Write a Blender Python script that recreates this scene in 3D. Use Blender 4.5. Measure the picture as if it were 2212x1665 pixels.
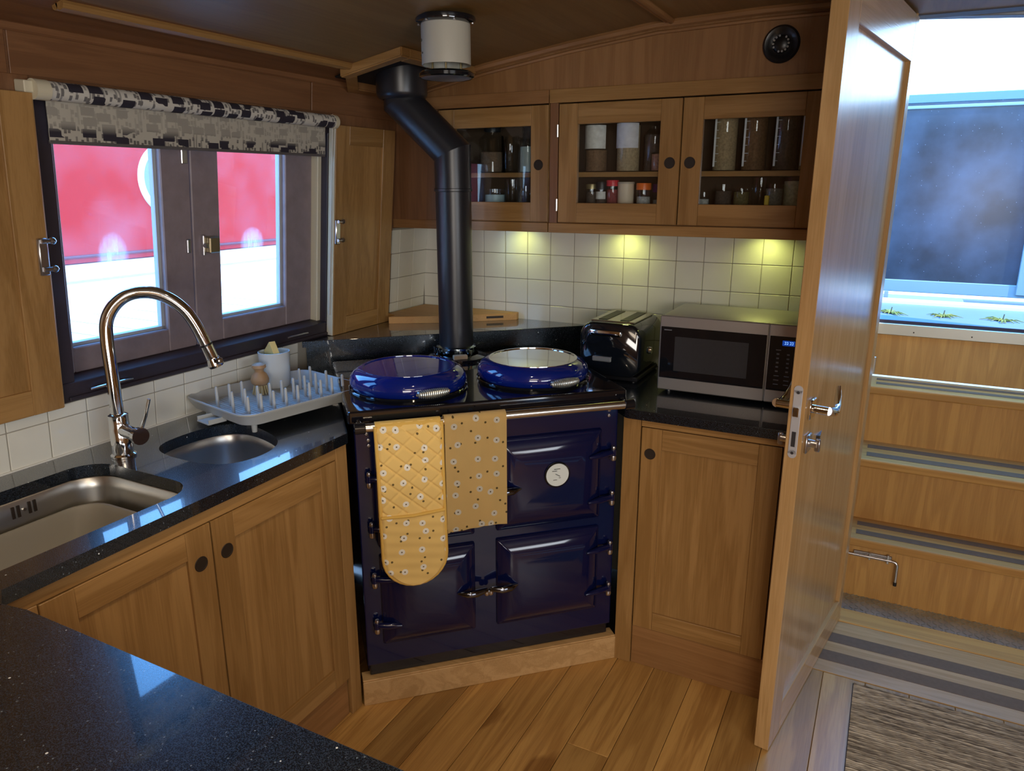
import bpy, bmesh, math, random
from mathutils import Vector, Matrix
random.seed(7)
S = bpy.context.scene
for o in list(bpy.data.objects): bpy.data.objects.remove(o, do_unlink=True)
COL = S.collection
PI = math.pi
rad = math.radians

# ------------------------------------------------------------------ camera, world, lights, exposure
cd = bpy.data.cameras.new('camera'); cam = bpy.data.objects.new('camera', cd); COL.objects.link(cam)
cam.location = (0, 0, 1.57); cam.rotation_euler = (rad(90 - 15.3), 0, rad(27.15))
cd.sensor_width = 36; cd.sensor_fit = 'HORIZONTAL'; cd.lens = 1589 / 2212 * 36; cd.clip_start = 0.02
S.camera = cam
S.view_settings.view_transform = 'Standard'; S.view_settings.look = 'None'
S.view_settings.gamma = 1; S.view_settings.use_curve_mapping = False
S.view_settings.exposure = 0.12

W = bpy.data.worlds.new('World'); S.world = W; W.use_nodes = True
wn = W.node_tree; wn.nodes.clear()
wo = wn.nodes.new('ShaderNodeOutputWorld'); bg = wn.nodes.new('ShaderNodeBackground')
tc = wn.nodes.new('ShaderNodeTexCoord'); sx = wn.nodes.new('ShaderNodeSeparateXYZ'); rp = wn.nodes.new('ShaderNodeValToRGB')
wn.links.new(tc.outputs['Generated'], sx.inputs[0]); wn.links.new(sx.outputs['Z'], rp.inputs[0])
rp.color_ramp.elements[0].position = 0.0; rp.color_ramp.elements[0].color = (0.50, 0.72, 0.92, 1)
rp.color_ramp.elements[1].position = 0.45; rp.color_ramp.elements[1].color = (0.14, 0.42, 0.95, 1)
wn.links.new(rp.outputs[0], bg.inputs[0]); bg.inputs[1].default_value = 8.0
wn.links.new(bg.outputs[0], wo.inputs[0])

def light(name, kind, loc, energy, color, rot=(0, 0, 0), **kw):
    l = bpy.data.lights.new(name, kind); l.energy = energy; l.color = color
    for k, v in kw.items(): setattr(l, k, v)
    o = bpy.data.objects.new(name, l); COL.objects.link(o); o.location = loc; o.rotation_euler = rot
    return o
sun = light('sun', 'SUN', (3, -3, 6), 6.0, (1.0, 0.93, 0.82), angle=rad(0.6))
sun.rotation_euler = Vector((-0.62, 0.18, -0.66)).to_track_quat('-Z', 'Y').to_euler()
# daylight sampling through the two openings
for nm, loc, d, sxx, syy in (('daylight_galley_window', (-1.98, 1.57, 1.40), (1, 0, -0.05), 1.0, 0.75),
                             ('daylight_hatch', (0.38, 3.15, 2.25), (0, -0.25, -1), 0.85, 0.8),
                             ('daylight_stern', (0.38, 3.60, 1.55), (0, -1, 0), 0.85, 1.1)):
    p = light(nm, 'AREA', loc, 1, (1, 1, 1), shape='RECTANGLE', size=sxx, size_y=syy)
    p.rotation_euler = Vector(d).to_track_quat('-Z', 'Y').to_euler(); p.data.cycles.is_portal = True
# added fill lights in the unseen saloon, then the ceiling spot lamps
light('saloon_ceiling_fill', 'AREA', (0.35, -0.4, 1.98), 12.0, (1.0, 0.80, 0.58), shape='DISK', size=0.9)  # broad soft fill added under the ceiling, besides the spots
light('saloon_side_fill', 'AREA', (1.9, -0.3, 1.35), 26.0, (0.86, 0.93, 1.0), (0, rad(90), 0), shape='RECTANGLE', size=0.6, size_y=1.6)  # added fill from the right; that wall has no window
light('saloon_rear_fill', 'AREA', (1.0, -2.2, 1.45), 50.0, (1.0, 0.94, 0.86), (rad(90), 0, rad(12)), shape='RECTANGLE', size=1.7, size_y=0.7)  # added fill for the cupboard fronts on the back wall
for x, y in ((-0.55, 0.25), (-0.55, 1.05), (-0.1, -0.6), (-1.1, -0.5)):
    light('ceiling_spot_lamp', 'SPOT', (x, y, 2.02), 13.0, (1.0, 0.80, 0.55), spot_size=rad(120), spot_blend=0.8, shadow_soft_size=0.02)

# ------------------------------------------------------------------ materials
MATS = {}
def newmat(name):
    m = bpy.data.materials.new(name); m.use_nodes = True; nt = m.node_tree
    b = nt.nodes['Principled BSDF']
    return m, nt, b
def simple(name, col, rough=0.4, metal=0.0, spec=0.5, coat=0.0, bump=0, bscale=200, noise=0.0, nscale=8, emis=None, es=0):
    if name in MATS: return MATS[name]
    m, nt, b = newmat(name)
    b.inputs['Base Color'].default_value = (*col, 1); b.inputs['Roughness'].default_value = rough
    b.inputs['Metallic'].default_value = metal; b.inputs['Specular IOR Level'].default_value = spec
    b.inputs['Coat Weight'].default_value = coat; b.inputs['Coat Roughness'].default_value = 0.05
    t = nt.nodes.new('ShaderNodeTexCoord')
    n = nt.nodes.new('ShaderNodeTexNoise'); n.inputs['Scale'].default_value = nscale; n.inputs['Detail'].default_value = 4
    nt.links.new(t.outputs['Object'], n.inputs['Vector'])
    mx = nt.nodes.new('ShaderNodeMix'); mx.data_type = 'RGBA'
    k = 1 - noise if noise else 0.97
    mx.inputs[6].default_value = (col[0] * k, col[1] * k, col[2] * k, 1)
    k2 = 1 + noise if noise else 1.03
    mx.inputs[7].default_value = (min(1, col[0] * k2), min(1, col[1] * k2), min(1, col[2] * k2), 1)
    nt.links.new(n.outputs['Fac'], mx.inputs[0]); nt.links.new(mx.outputs[2], b.inputs['Base Color'])
    if bump:
        n2 = nt.nodes.new('ShaderNodeTexNoise'); n2.inputs['Scale'].default_value = bscale
        nt.links.new(t.outputs['Object'], n2.inputs['Vector'])
        bp = nt.nodes.new('ShaderNodeBump'); bp.inputs['Strength'].default_value = bump; bp.inputs['Distance'].default_value = 0.002
        nt.links.new(n2.outputs['Fac'], bp.inputs['Height']); nt.links.new(bp.outputs[0], b.inputs['Normal'])
    if emis:
        b.inputs['Emission Color'].default_value = (*emis, 1); b.inputs['Emission Strength'].default_value = es
    MATS[name] = m
    return m

def oak(axis='z', tone='cab', rough=0.35):
    key = f'oak_{tone}_{axis}_{rough}'
    if key in MATS: return MATS[key]
    tones = {'cab': ((0.265, 0.138, 0.042), (0.385, 0.215, 0.076)), 'dark': ((0.24, 0.115, 0.040), (0.32, 0.160, 0.060)),
             'door': ((0.42, 0.245, 0.095), (0.56, 0.345, 0.150)), 'floor': ((0.33, 0.165, 0.045), (0.50, 0.28, 0.085)),
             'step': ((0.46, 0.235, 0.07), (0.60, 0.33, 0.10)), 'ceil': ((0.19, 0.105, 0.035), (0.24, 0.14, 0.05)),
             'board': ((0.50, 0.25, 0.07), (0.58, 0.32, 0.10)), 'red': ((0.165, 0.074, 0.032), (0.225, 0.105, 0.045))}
    c1, c2 = tones[tone]
    m, nt, b = newmat(key); L = nt.links
    t = nt.nodes.new('ShaderNodeTexCoord'); oi = nt.nodes.new('ShaderNodeObjectInfo')
    ad = nt.nodes.new('ShaderNodeVectorMath'); ad.operation = 'ADD'
    sc = nt.nodes.new('ShaderNodeVectorMath'); sc.operation = 'SCALE'; 
    cb = nt.nodes.new('ShaderNodeCombineXYZ')
    for i in range(3): L.new(oi.outputs['Random'], cb.inputs[i])
    L.new(cb.outputs[0], sc.inputs[0]); sc.inputs['Scale'].default_value = 7.3
    L.new(t.outputs['Object'], ad.inputs[0]); L.new(sc.outputs[0], ad.inputs[1])
    mp = nt.nodes.new('ShaderNodeMapping'); L.new(ad.outputs[0], mp.inputs[0])
    a = {'x': 0, 'y': 1, 'z': 2}[axis]
    s = [14, 14, 14]; s[a] = 0.9; mp.inputs['Scale'].default_value = s
    n1 = nt.nodes.new('ShaderNodeTexNoise'); n1.inputs['Scale'].default_value = 1.0; n1.inputs['Detail'].default_value = 5; n1.inputs['Distortion'].default_value = 0.6
    L.new(mp.outputs[0], n1.inputs['Vector'])
    mp2 = nt.nodes.new('ShaderNodeMapping'); L.new(ad.outputs[0], mp2.inputs[0])
    s = [330, 330, 330]; s[a] = 9; mp2.inputs['Scale'].default_value = s
    n2 = nt.nodes.new('ShaderNodeTexNoise'); n2.inputs['Scale'].default_value = 1.0; n2.inputs['Detail'].default_value = 2
    L.new(mp2.outputs[0], n2.inputs['Vector'])
    wv = nt.nodes.new('ShaderNodeMath'); wv.operation = 'SINE'
    ml = nt.nodes.new('ShaderNodeMath'); ml.operation = 'MULTIPLY'; ml.inputs[1].default_value = 34
    L.new(n1.outputs['Fac'], ml.inputs[0]); L.new(ml.outputs[0], wv.inputs[0])
    m1 = nt.nodes.new('ShaderNodeMath'); m1.operation = 'MULTIPLY_ADD'; m1.inputs[1].default_value = 0.13; L.new(wv.outputs[0], m1.inputs[0])
    L.new(n1.outputs['Fac'], m1.inputs[2])
    m2 = nt.nodes.new('ShaderNodeMath'); m2.operation = 'MULTIPLY_ADD'; m2.inputs[1].default_value = 0.55; L.new(n2.outputs['Fac'], m2.inputs[0]); L.new(m1.outputs[0], m2.inputs[2])
    cr = nt.nodes.new('ShaderNodeValToRGB'); L.new(m2.outputs[0], cr.inputs[0])
    cr.color_ramp.elements[0].position = 0.55; cr.color_ramp.elements[0].color = (*c1, 1)
    cr.color_ramp.elements[1].position = 1.0; cr.color_ramp.elements[1].color = (*c2, 1)
    hs = nt.nodes.new('ShaderNodeHueSaturation'); L.new(cr.outputs[0], hs.inputs['Color'])
    mv = nt.nodes.new('ShaderNodeMapRange'); L.new(oi.outputs['Random'], mv.inputs[0])
    d = 0.22 if tone == 'floor' else 0.07
    mv.inputs[3].default_value = 1 - d; mv.inputs[4].default_value = 1 + d; L.new(mv.outputs[0], hs.inputs['Value'])
    out = hs.outputs[0]
    if tone == 'floor':
        kn = nt.nodes.new('ShaderNodeTexNoise'); kn.inputs['Scale'].default_value = 5.5; kn.inputs['Detail'].default_value = 3
        mp3 = nt.nodes.new('ShaderNodeMapping'); mp3.inputs['Scale'].default_value = (1.6, 0.6, 1); L.new(ad.outputs[0], mp3.inputs[0]); L.new(mp3.outputs[0], kn.inputs['Vector'])
        kr = nt.nodes.new('ShaderNodeValToRGB'); kr.color_ramp.elements[0].position = 0.67; kr.color_ramp.elements[0].color = (1, 1, 1, 1)
        kr.color_ramp.elements[1].position = 0.74; kr.color_ramp.elements[1].color = (0.60, 0.53, 0.46, 1)
        L.new(kn.outputs['Fac'], kr.inputs[0])
        mm = nt.nodes.new('ShaderNodeMix'); mm.data_type = 'RGBA'; mm.blend_type = 'MULTIPLY'; mm.inputs[0].default_value = 1
        L.new(out, mm.inputs[6]); L.new(kr.outputs[0], mm.inputs[7]); out = mm.outputs[2]
    L.new(out, b.inputs['Base Color'])
    b.inputs['Roughness'].default_value = rough; b.inputs['Specular IOR Level'].default_value = 0.45
    bp = nt.nodes.new('ShaderNodeBump'); bp.inputs['Strength'].default_value = 0.25; bp.inputs['Distance'].default_value = 0.0006
    L.new(n2.outputs['Fac'], bp.inputs['Height']); L.new(bp.outputs[0], b.inputs['Normal'])
    MATS[key] = m
    return m

def granite():
    if 'granite' in MATS: return MATS['granite']
    m, nt, b = newmat('black_sparkle_granite'); L = nt.links
    t = nt.nodes.new('ShaderNodeTexCoord')
    n = nt.nodes.new('ShaderNodeTexNoise'); n.inputs['Scale'].default_value = 620; n.inputs['Detail'].default_value = 1
    L.new(t.outputs['Object'], n.inputs['Vector'])
    r = nt.nodes.new('ShaderNodeValToRGB'); L.new(n.outputs['Fac'], r.inputs[0])
    r.color_ramp.elements[0].position = 0.50; r.color_ramp.elements[0].color = (0.0025, 0.0035, 0.006, 1)
    r.color_ramp.elements[1].position = 0.72; r.color_ramp.elements[1].color = (0.022, 0.030, 0.044, 1)
    v = nt.nodes.new('ShaderNodeTexVoronoi'); v.inputs['Scale'].default_value = 26; L.new(t.outputs['Object'], v.inputs['Vector'])
    lt = nt.nodes.new('ShaderNodeMath'); lt.operation = 'LESS_THAN'; lt.inputs[1].default_value = 0.045; L.new(v.outputs['Distance'], lt.inputs[0])
    mx = nt.nodes.new('ShaderNodeMix'); mx.data_type = 'RGBA'; L.new(lt.outputs[0], mx.inputs[0]); L.new(r.outputs[0], mx.inputs[6]); mx.inputs[7].default_value = (0.75, 0.78, 0.80, 1)
    v3 = nt.nodes.new('ShaderNodeTexVoronoi'); v3.inputs['Scale'].default_value = 85; L.new(t.outputs['Object'], v3.inputs['Vector'])
    l3 = nt.nodes.new('ShaderNodeMath'); l3.operation = 'LESS_THAN'; l3.inputs[1].default_value = 0.11; L.new(v3.outputs['Distance'], l3.inputs[0])
    m3 = nt.nodes.new('ShaderNodeMix'); m3.data_type = 'RGBA'; L.new(l3.outputs[0], m3.inputs[0]); L.new(mx.outputs[2], m3.inputs[6]); m3.inputs[7].default_value = (0.13, 0.16, 0.19, 1)
    L.new(m3.outputs[2], b.inputs['Base Color'])
    rr = nt.nodes.new('ShaderNodeMapRange'); L.new(n.outputs['Fac'], rr.inputs[0]); rr.inputs[1].default_value = .35; rr.inputs[2].default_value = .65; rr.inputs[3].default_value = 0.20; rr.inputs[4].default_value = 0.36
    L.new(rr.outputs[0], b.inputs['Roughness']); b.inputs['Specular IOR Level'].default_value = 0.75; b.inputs['Specular Tint'].default_value = (.75, .88, 1, 1)
    b.inputs['Coat Weight'].default_value = 1.0; b.inputs['Coat Roughness'].default_value = 0.03; b.inputs['Coat IOR'].default_value = 1.5
    MATS['granite'] = m; return m

def fabric_print(name, base, quilt=False):
    m, nt, b = newmat(name); L = nt.links
    t = nt.nodes.new('ShaderNodeTexCoord')
    def vor(scale, off, rnd=0.8):
        se = nt.nodes.new('ShaderNodeSeparateXYZ'); co = nt.nodes.new('ShaderNodeCombineXYZ'); L.new(t.outputs['Object'], se.inputs[0]); L.new(se.outputs[0], co.inputs[0]); L.new(se.outputs[2], co.inputs[1])
        mp = nt.nodes.new('ShaderNodeMapping'); mp.inputs['Location'].default_value = off
        L.new(co.outputs[0], mp.inputs[0])
        v = nt.nodes.new('ShaderNodeTexVoronoi'); v.voronoi_dimensions = '2D'; v.inputs['Scale'].default_value = scale; v.inputs['Randomness'].default_value = rnd
        L.new(mp.outputs[0], v.inputs['Vector']); return v.outputs['Distance']
    def lt(a, k):
        n = nt.nodes.new('ShaderNodeMath'); n.operation = 'LESS_THAN'; n.inputs[1].default_value = k; L.new(a, n.inputs[0]); return n.outputs[0]
    def mix(f, a, c):
        x = nt.nodes.new('ShaderNodeMix'); x.data_type = 'RGBA'; L.new(f, x.inputs[0])
        if isinstance(a, tuple): x.inputs[6].default_value = (*a, 1)
        else: L.new(a, x.inputs[6])
        x.inputs[7].default_value = (*c, 1); return x.outputs[2]
    d1 = vor(18.5, (0.31, 0.72, 0), 0.6); d2 = vor(21, (3.335, 5.12, 0), 0.9)
    n = nt.nodes.new('ShaderNodeTexNoise'); n.inputs['Scale'].default_value = 6; L.new(t.outputs['Object'], n.inputs['Vector'])
    c = mix(n.outputs['Fac'], tuple(k * 0.9 for k in base), tuple(min(1, k * 1.1) for k in base))
    c = mix(lt(d2, 0.07), c, (0.16, 0.11, 0.04))
    c = mix(lt(d1, 0.17), c, (0.86, 0.82, 0.72)); c = mix(lt(d1, 0.045), c, (0.20, 0.16, 0.10))
    L.new(c, b.inputs['Base Color']); b.inputs['Roughness'].default_value = 0.85; b.inputs['Specular IOR Level'].default_value = 0.2
    return m

def blind_print(hang=False):
    m, nt, b = newmat('blind_shaded_print' if hang else 'blind_skyline_print'); L = nt.links
    t = nt.nodes.new('ShaderNodeTexCoord'); se = nt.nodes.new('ShaderNodeSeparateXYZ'); co = nt.nodes.new('ShaderNodeCombineXYZ')
    L.new(t.outputs['Object'], se.inputs[0]); L.new(se.outputs[1], co.inputs[0]); L.new(se.outputs[2], co.inputs[1])
    def N(k, **kw):
        n = nt.nodes.new(k)
        for a_, v_ in kw.items(): setattr(n, a_, v_)
        return n
    def mth(op, a_, v_):
        n = N('ShaderNodeMath', operation=op); L.new(a_, n.inputs[0])
        if isinstance(v_, (int, float)): n.inputs[1].default_value = v_
        else: L.new(v_, n.inputs[1])
        return n.outputs[0]
    def layer(scale, stretch, thr, dist, off):
        mp = N('ShaderNodeMapping'); mp.inputs['Scale'].default_value = stretch; mp.inputs['Location'].default_value = off; L.new(co.outputs[0], mp.inputs[0])
        v = N('ShaderNodeTexVoronoi', voronoi_dimensions='2D', distance='CHEBYCHEV'); v.inputs['Scale'].default_value = scale; v.inputs['Randomness'].default_value = .75; L.new(mp.outputs[0], v.inputs['Vector'])
        sp = N('ShaderNodeSeparateColor'); L.new(v.outputs['Color'], sp.inputs[0])
        return mth('MULTIPLY', mth('GREATER_THAN', sp.outputs[0], thr), mth('LESS_THAN', v.outputs['Distance'], dist))
    big = layer(40, (.55, 1, 1), .35, .38, (0, 0, 0)); tiny = layer(95, (1, .7, 1), .45, .33, (1, 2, 0)); lines = layer(120, (1, .12, 1), .6, .30, (4, 3, 0))
    f = mth('MAXIMUM', mth('MAXIMUM', big, mth('MULTIPLY', tiny, .75)), mth('MULTIPLY', lines, .5))
    if hang:  # muted copy: shade on the hanging cloth painted as greyer ground, fainter print
        mr = N('ShaderNodeMapRange'); L.new(se.outputs[2], mr.inputs[0]); mr.inputs[1].default_value = -.085; mr.inputs[2].default_value = -.065; mr.inputs[3].default_value = 1.0; mr.inputs[4].default_value = .32
        f = mth('MULTIPLY', f, mr.outputs[0])
    x = N('ShaderNodeMix', data_type='RGBA'); L.new(f, x.inputs[0]); x.inputs[6].default_value = (0.46, 0.43, 0.36, 1) if hang else (0.58, 0.56, 0.50, 1); x.inputs[7].default_value = (0.022, 0.018, 0.03, 1)
    L.new(x.outputs[2], b.inputs['Base Color']); b.inputs['Roughness'].default_value = 0.8
    return m

def glass(name='thin_clear_glass', tint=(0.93, 0.96, 0.97), dirt=0.0, ior=1.45, rough=0.0):
    if name in MATS: return MATS[name]
    m, nt, b = newmat(name); L = nt.links; nt.nodes.remove(b); out = nt.nodes['Material Output']
    tr = nt.nodes.new('ShaderNodeBsdfTransparent'); tr.inputs[0].default_value = (*tint, 1)
    gl = nt.nodes.new('ShaderNodeBsdfGlossy'); gl.inputs['Roughness'].default_value = rough
    lw = nt.nodes.new('ShaderNodeLayerWeight'); pw = nt.nodes.new('ShaderNodeMath'); pw.operation = 'POWER'; pw.inputs[1].default_value = 5
    L.new(lw.outputs['Facing'], pw.inputs[0]); f0 = ((ior - 1) / (ior + 1)) ** 2
    fr = nt.nodes.new('ShaderNodeMath'); fr.operation = 'MULTIPLY_ADD'; fr.inputs[1].default_value = 0.6 * (1 - f0); fr.inputs[2].default_value = f0; L.new(pw.outputs[0], fr.inputs[0])
    mx = nt.nodes.new('ShaderNodeMixShader'); L.new(fr.outputs[0], mx.inputs[0]); L.new(tr.outputs[0], mx.inputs[1]); L.new(gl.outputs[0], mx.inputs[2])
    res = mx.outputs[0]
    if dirt:
        t = nt.nodes.new('ShaderNodeTexCoord'); n = nt.nodes.new('ShaderNodeTexNoise'); n.inputs['Scale'].default_value = 5; n.inputs['Detail'].default_value = 6
        L.new(t.outputs['Object'], n.inputs['Vector'])
        mr = nt.nodes.new('ShaderNodeMapRange'); mr.inputs[1].default_value = 0.4; mr.inputs[2].default_value = 0.8; mr.inputs[3].default_value = dirt * 0.4; mr.inputs[4].default_value = dirt * 2.2
        L.new(n.outputs['Fac'], mr.inputs[0])
        tl = nt.nodes.new('ShaderNodeBsdfTranslucent'); tl.inputs[0].default_value = (0.8, 0.85, 0.9, 1)
        sp_ = nt.nodes.new('ShaderNodeSeparateXYZ'); L.new(t.outputs['Object'], sp_.inputs[0])
        def M_(op, a_, v_):
            k_ = nt.nodes.new('ShaderNodeMath'); k_.operation = op; L.new(a_, k_.inputs[0])
            if isinstance(v_, (int, float)): k_.inputs[1].default_value = v_
            else: L.new(v_, k_.inputs[1])
            return k_.outputs[0]
        tot = mr.outputs[0]
        mpz = nt.nodes.new('ShaderNodeMapping'); mpz.inputs['Scale'].default_value = (1, 130, 22); L.new(t.outputs['Object'], mpz.inputs[0])
        nz_ = nt.nodes.new('ShaderNodeTexNoise'); nz_.inputs['Scale'].default_value = 1; nz_.inputs['Detail'].default_value = 3; L.new(mpz.outputs[0], nz_.inputs['Vector'])
        for yc_, zc_, ry_, rz_ in ((-.285, .335, .048, .075), (.205, .345, .052, .055)):
            dy_ = M_('POWER', M_('ABSOLUTE', M_('MULTIPLY', M_('SUBTRACT', sp_.outputs[1], yc_), 1 / ry_), 0), 2)
            dz_ = M_('POWER', M_('ABSOLUTE', M_('MULTIPLY', M_('SUBTRACT', sp_.outputs[2], zc_), 1 / rz_), 0), 2)
            s_ = M_('ADD', dy_, dz_)
            inv = nt.nodes.new('ShaderNodeMapRange'); inv.inputs[1].default_value = 1.0; inv.inputs[2].default_value = .1; inv.inputs[3].default_value = 0; inv.inputs[4].default_value = .42; L.new(s_, inv.inputs[0])
            tot = M_('ADD', tot, M_('MULTIPLY', inv.outputs[0], nz_.outputs['Fac']))
        m2 = nt.nodes.new('ShaderNodeMixShader'); L.new(tot, m2.inputs[0]); L.new(res, m2.inputs[1]); L.new(tl.outputs[0], m2.inputs[2]); res = m2.outputs[0]
    L.new(res, out.inputs[0]); MATS[name] = m
    return m

CHROME = simple('polished_chrome', (0.78, 0.79, 0.80), 0.07, 1.0)
STEEL = simple('brushed_steel', (0.58, 0.58, 0.57), 0.30, 1.0, noise=0.08, nscale=30)
NICKEL = simple('satin_nickel', (0.62, 0.62, 0.64), 0.28, 1.0)
BLACKPL = simple('black_plastic', (0.012, 0.012, 0.014), 0.3)
BLACKGL = simple('black_gloss', (0.008, 0.009, 0.012), 0.06, coat=0.5)
NAVY = simple('navy_enamel', (0.0030, 0.0060, 0.042), 0.12, spec=0.5, coat=0.3)
BLUE = simple('royal_blue_enamel', (0.003, 0.014, 0.17), 0.06, spec=0.5, coat=0.6)
TILE = simple('cream_glazed_tile', (0.76, 0.75, 0.67), 0.16, noise=0.04, nscale=14, bump=0.12, bscale=14)
GROUT = simple('grey_grout', (0.33, 0.31, 0.26), 0.9, bump=0.2)
DARKF = simple('dark_stained_frame', (0.035, 0.026, 0.034), 0.45, noise=0.25, nscale=25)
CASE = simple('weathered_brown_casement', (0.25, 0.20, 0.215), 0.45, noise=0.3, nscale=22, bump=0.2, bscale=90)
CREAM = simple('cream_paint', (0.62, 0.57, 0.42), 0.5)
WHITE = simple('white_paint', (0.78, 0.78, 0.76), 0.35)
FLUE = simple('matt_black_flue_enamel', (0.016, 0.017, 0.022), 0.33, spec=0.6)
HOLE = simple('hole_dark', (0.020, 0.011, 0.006), 0.6)
GRAN = granite()

# ------------------------------------------------------------------ geometry helpers
class MB:
    """collects shapes in one bmesh; fr = (origin, A, B, C) maps local a,b,c to world"""
    def __init__(s, fr=None):
        s.bm = bmesh.new(); s.fr = fr; s.smooth = []
    def m(s):
        if s.fr is None: return Matrix.Identity(4)
        o, A, B, C = s.fr
        M = Matrix((A, B, C)).transposed().to_4x4(); M.translation = Vector(o); return M
    def box(s, a0, a1, b0, b1, c0, c1, bev=0.0, seg=1):
        g = bmesh.ops.create_cube(s.bm, size=1)['verts']
        bmesh.ops.transform(s.bm, matrix=Matrix.Translation(((a0 + a1) / 2, (b0 + b1) / 2, (c0 + c1) / 2)) @ Matrix.Diagonal((abs(a1 - a0), abs(b1 - b0), abs(c1 - c0), 1)), verts=g)
        if bev > 0:
            es = list({e for v in g for e in v.link_edges})
            r = bmesh.ops.bevel(s.bm, geom=es, offset=bev, segments=seg, profile=0.5, affect='EDGES')
            g = list({v for f in r['faces'] for v in f.verts} | {v for v in g if v.is_valid})
        s._x(g); return s
    def _x(s, vs, M=None):
        bmesh.ops.transform(s.bm, matrix=s.m() if M is None else s.m() @ M, verts=list(vs))
    def cyl(s, p0, p1, r0, r1=None, n=20, caps=True):
        r1 = r0 if r1 is None else r1
        p0 = Vector(p0); p1 = Vector(p1); d = p1 - p0
        g = bmesh.ops.create_cone(s.bm, cap_ends=caps, segments=n, radius1=r0, radius2=r1, depth=d.length)['verts']
        M = Matrix.Translation((p0 + p1) / 2) @ d.to_track_quat('Z', 'Y').to_matrix().to_4x4()
        s._x(g, M); return s
    def lathe(s, prof, n=32, M=None, closed=False):
        rings = []
        for r, z in prof:
            if r < 1e-6: rings.append([s.bm.verts.new((0, 0, z))])
            else: rings.append([s.bm.verts.new((r * math.cos(2 * PI * i / n), r * math.sin(2 * PI * i / n), z)) for i in range(n)])
        for k in range(len(rings) - 1):
            A, B = rings[k], rings[k + 1]
            for i in range(n):
                j = (i + 1) % n
                if len(A) == 1 and len(B) == 1: continue
                if len(A) == 1: s.bm.faces.new((A[0], B[i], B[j]))
                elif len(B) == 1: s.bm.faces.new((A[i], A[j], B[0]))
                else: s.bm.faces.new((A[i], A[j], B[j], B[i]))
        s._x([v for r in rings for v in r], M); return s
    def tube(s, pts, r, n=12, caps=True):
        pts = [Vector(p) for p in pts]; rs = r if isinstance(r, (list, tuple)) else [r] * len(pts)
        rings = []; up = None
        for i, p in enumerate(pts):
            d = (pts[min(i + 1, len(pts) - 1)] - pts[max(i - 1, 0)]).normalized()
            if up is None: up = d.orthogonal().normalized()
            up = (up - d * up.dot(d)).normalized(); w = d.cross(up)
            rings.append([s.bm.verts.new(p + (up * math.cos(2 * PI * k / n) + w * math.sin(2 * PI * k / n)) * rs[i]) for k in range(n)])
        for k in range(len(rings) - 1):
            for i in range(n):
                j = (i + 1) % n; s.bm.faces.new((rings[k][i], rings[k][j], rings[k + 1][j], rings[k + 1][i]))
        if caps:
            s.bm.faces.new(rings[0]); s.bm.faces.new(rings[-1])
        s._x([v for q in rings for v in q]); return s
    def prism(s, poly, c0, c1, bev=0.0):
        vb = [s.bm.verts.new((x, y, c0)) for x, y in poly]; vt = [s.bm.verts.new((x, y, c1)) for x, y in poly]
        n = len(poly); s.bm.faces.new(vb); s.bm.faces.new(vt)
        for i in range(n): s.bm.faces.new((vb[i], vb[(i + 1) % n], vt[(i + 1) % n], vt[i]))
        g = vb + vt
        if bev:
            es = [e for v in vt for e in v.link_edges if e.other_vert(v) in vt]
            r = bmesh.ops.bevel(s.bm, geom=list(set(es)), offset=bev, segments=2, profile=0.5, affect='EDGES')
            g = [v for v in g if v.is_valid] + [v for f in r['faces'] for v in f.verts]
        s._x(set(g)); return s
    def build(s, name, mat, parent=None, smooth=None, kind=None, label=None):
        bm = s.bm
        bmesh.ops.recalc_face_normals(bm, faces=bm.faces)
        if parent is not None:
            off = PW.get(parent.name, Matrix.Identity(4))
            bm.transform(off.inverted())
        me = bpy.data.meshes.new(name); bm.to_mesh(me); bm.free()
        if smooth is not None:
            for p in me.polygons: p.use_smooth = True
            me.set_sharp_from_angle(angle=rad(smooth))
        if mat: me.materials.append(mat)
        o = bpy.data.objects.new(name, me); COL.objects.link(o)
        if parent is not None: o.parent = parent; PW[o.name] = PW.get(parent.name, Matrix.Identity(4))
        if kind: o['kind'] = kind
        if label: o['label'] = label
        return o
PW = {}
def tag(o, label, cat, group=None):
    o['label'] = label; o['category'] = cat
    if group: o['group'] = group
    return o
def thing(name, label, cat, loc=(0, 0, 0), rotz=0, group=None, local=False):
    """Empty at the base. local=True: parts are modelled in its own frame; else in world coordinates."""
    o = bpy.data.objects.new(name, None); COL.objects.link(o); o.empty_display_size = 0.05
    o.location = loc; o.rotation_euler = (0, 0, rotz)
    PW[o.name] = Matrix.Identity(4) if local else Matrix.Translation(Vector(loc)) @ Matrix.Rotation(rotz, 4, 'Z')
    if label: tag(o, label, cat, group)
    return o
def struct_root(name, loc=(0, 0, 0), rotz=0, local=False):
    o = thing(name, None, None, loc, rotz, local=local); o['kind'] = 'structure'; return o
def copy_tree(o, parent=None):
    c = o.copy(); COL.objects.link(c)
    if parent is not None: c.parent = parent
    for ch in list(o.children): copy_tree(ch, c)
    return c
def rrect(x0, x1, y0, y1, r, n=6):
    pts = []
    for cx, cy, a in ((x1 - r, y1 - r, 0), (x0 + r, y1 - r, 90), (x0 + r, y0 + r, 180), (x1 - r, y0 + r, 270)):
        for i in range(n + 1):
            t = rad(a + 90 * i / n); pts.append((cx + r * math.cos(t), cy + r * math.sin(t)))
    return pts

XL = lambda z: -1.8275 + 0.1 * (z - 0.9)        # leaning left wall plane
YB = 2.68; YF = 2.43; YC = 2.113; XC = -1.308   # tile wall, wall-cupboard front, base cupboard fronts
zl = Vector((0.1, 0, 1)).normalized(); nl = Vector((1, 0, -0.1)).normalized()
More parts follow.
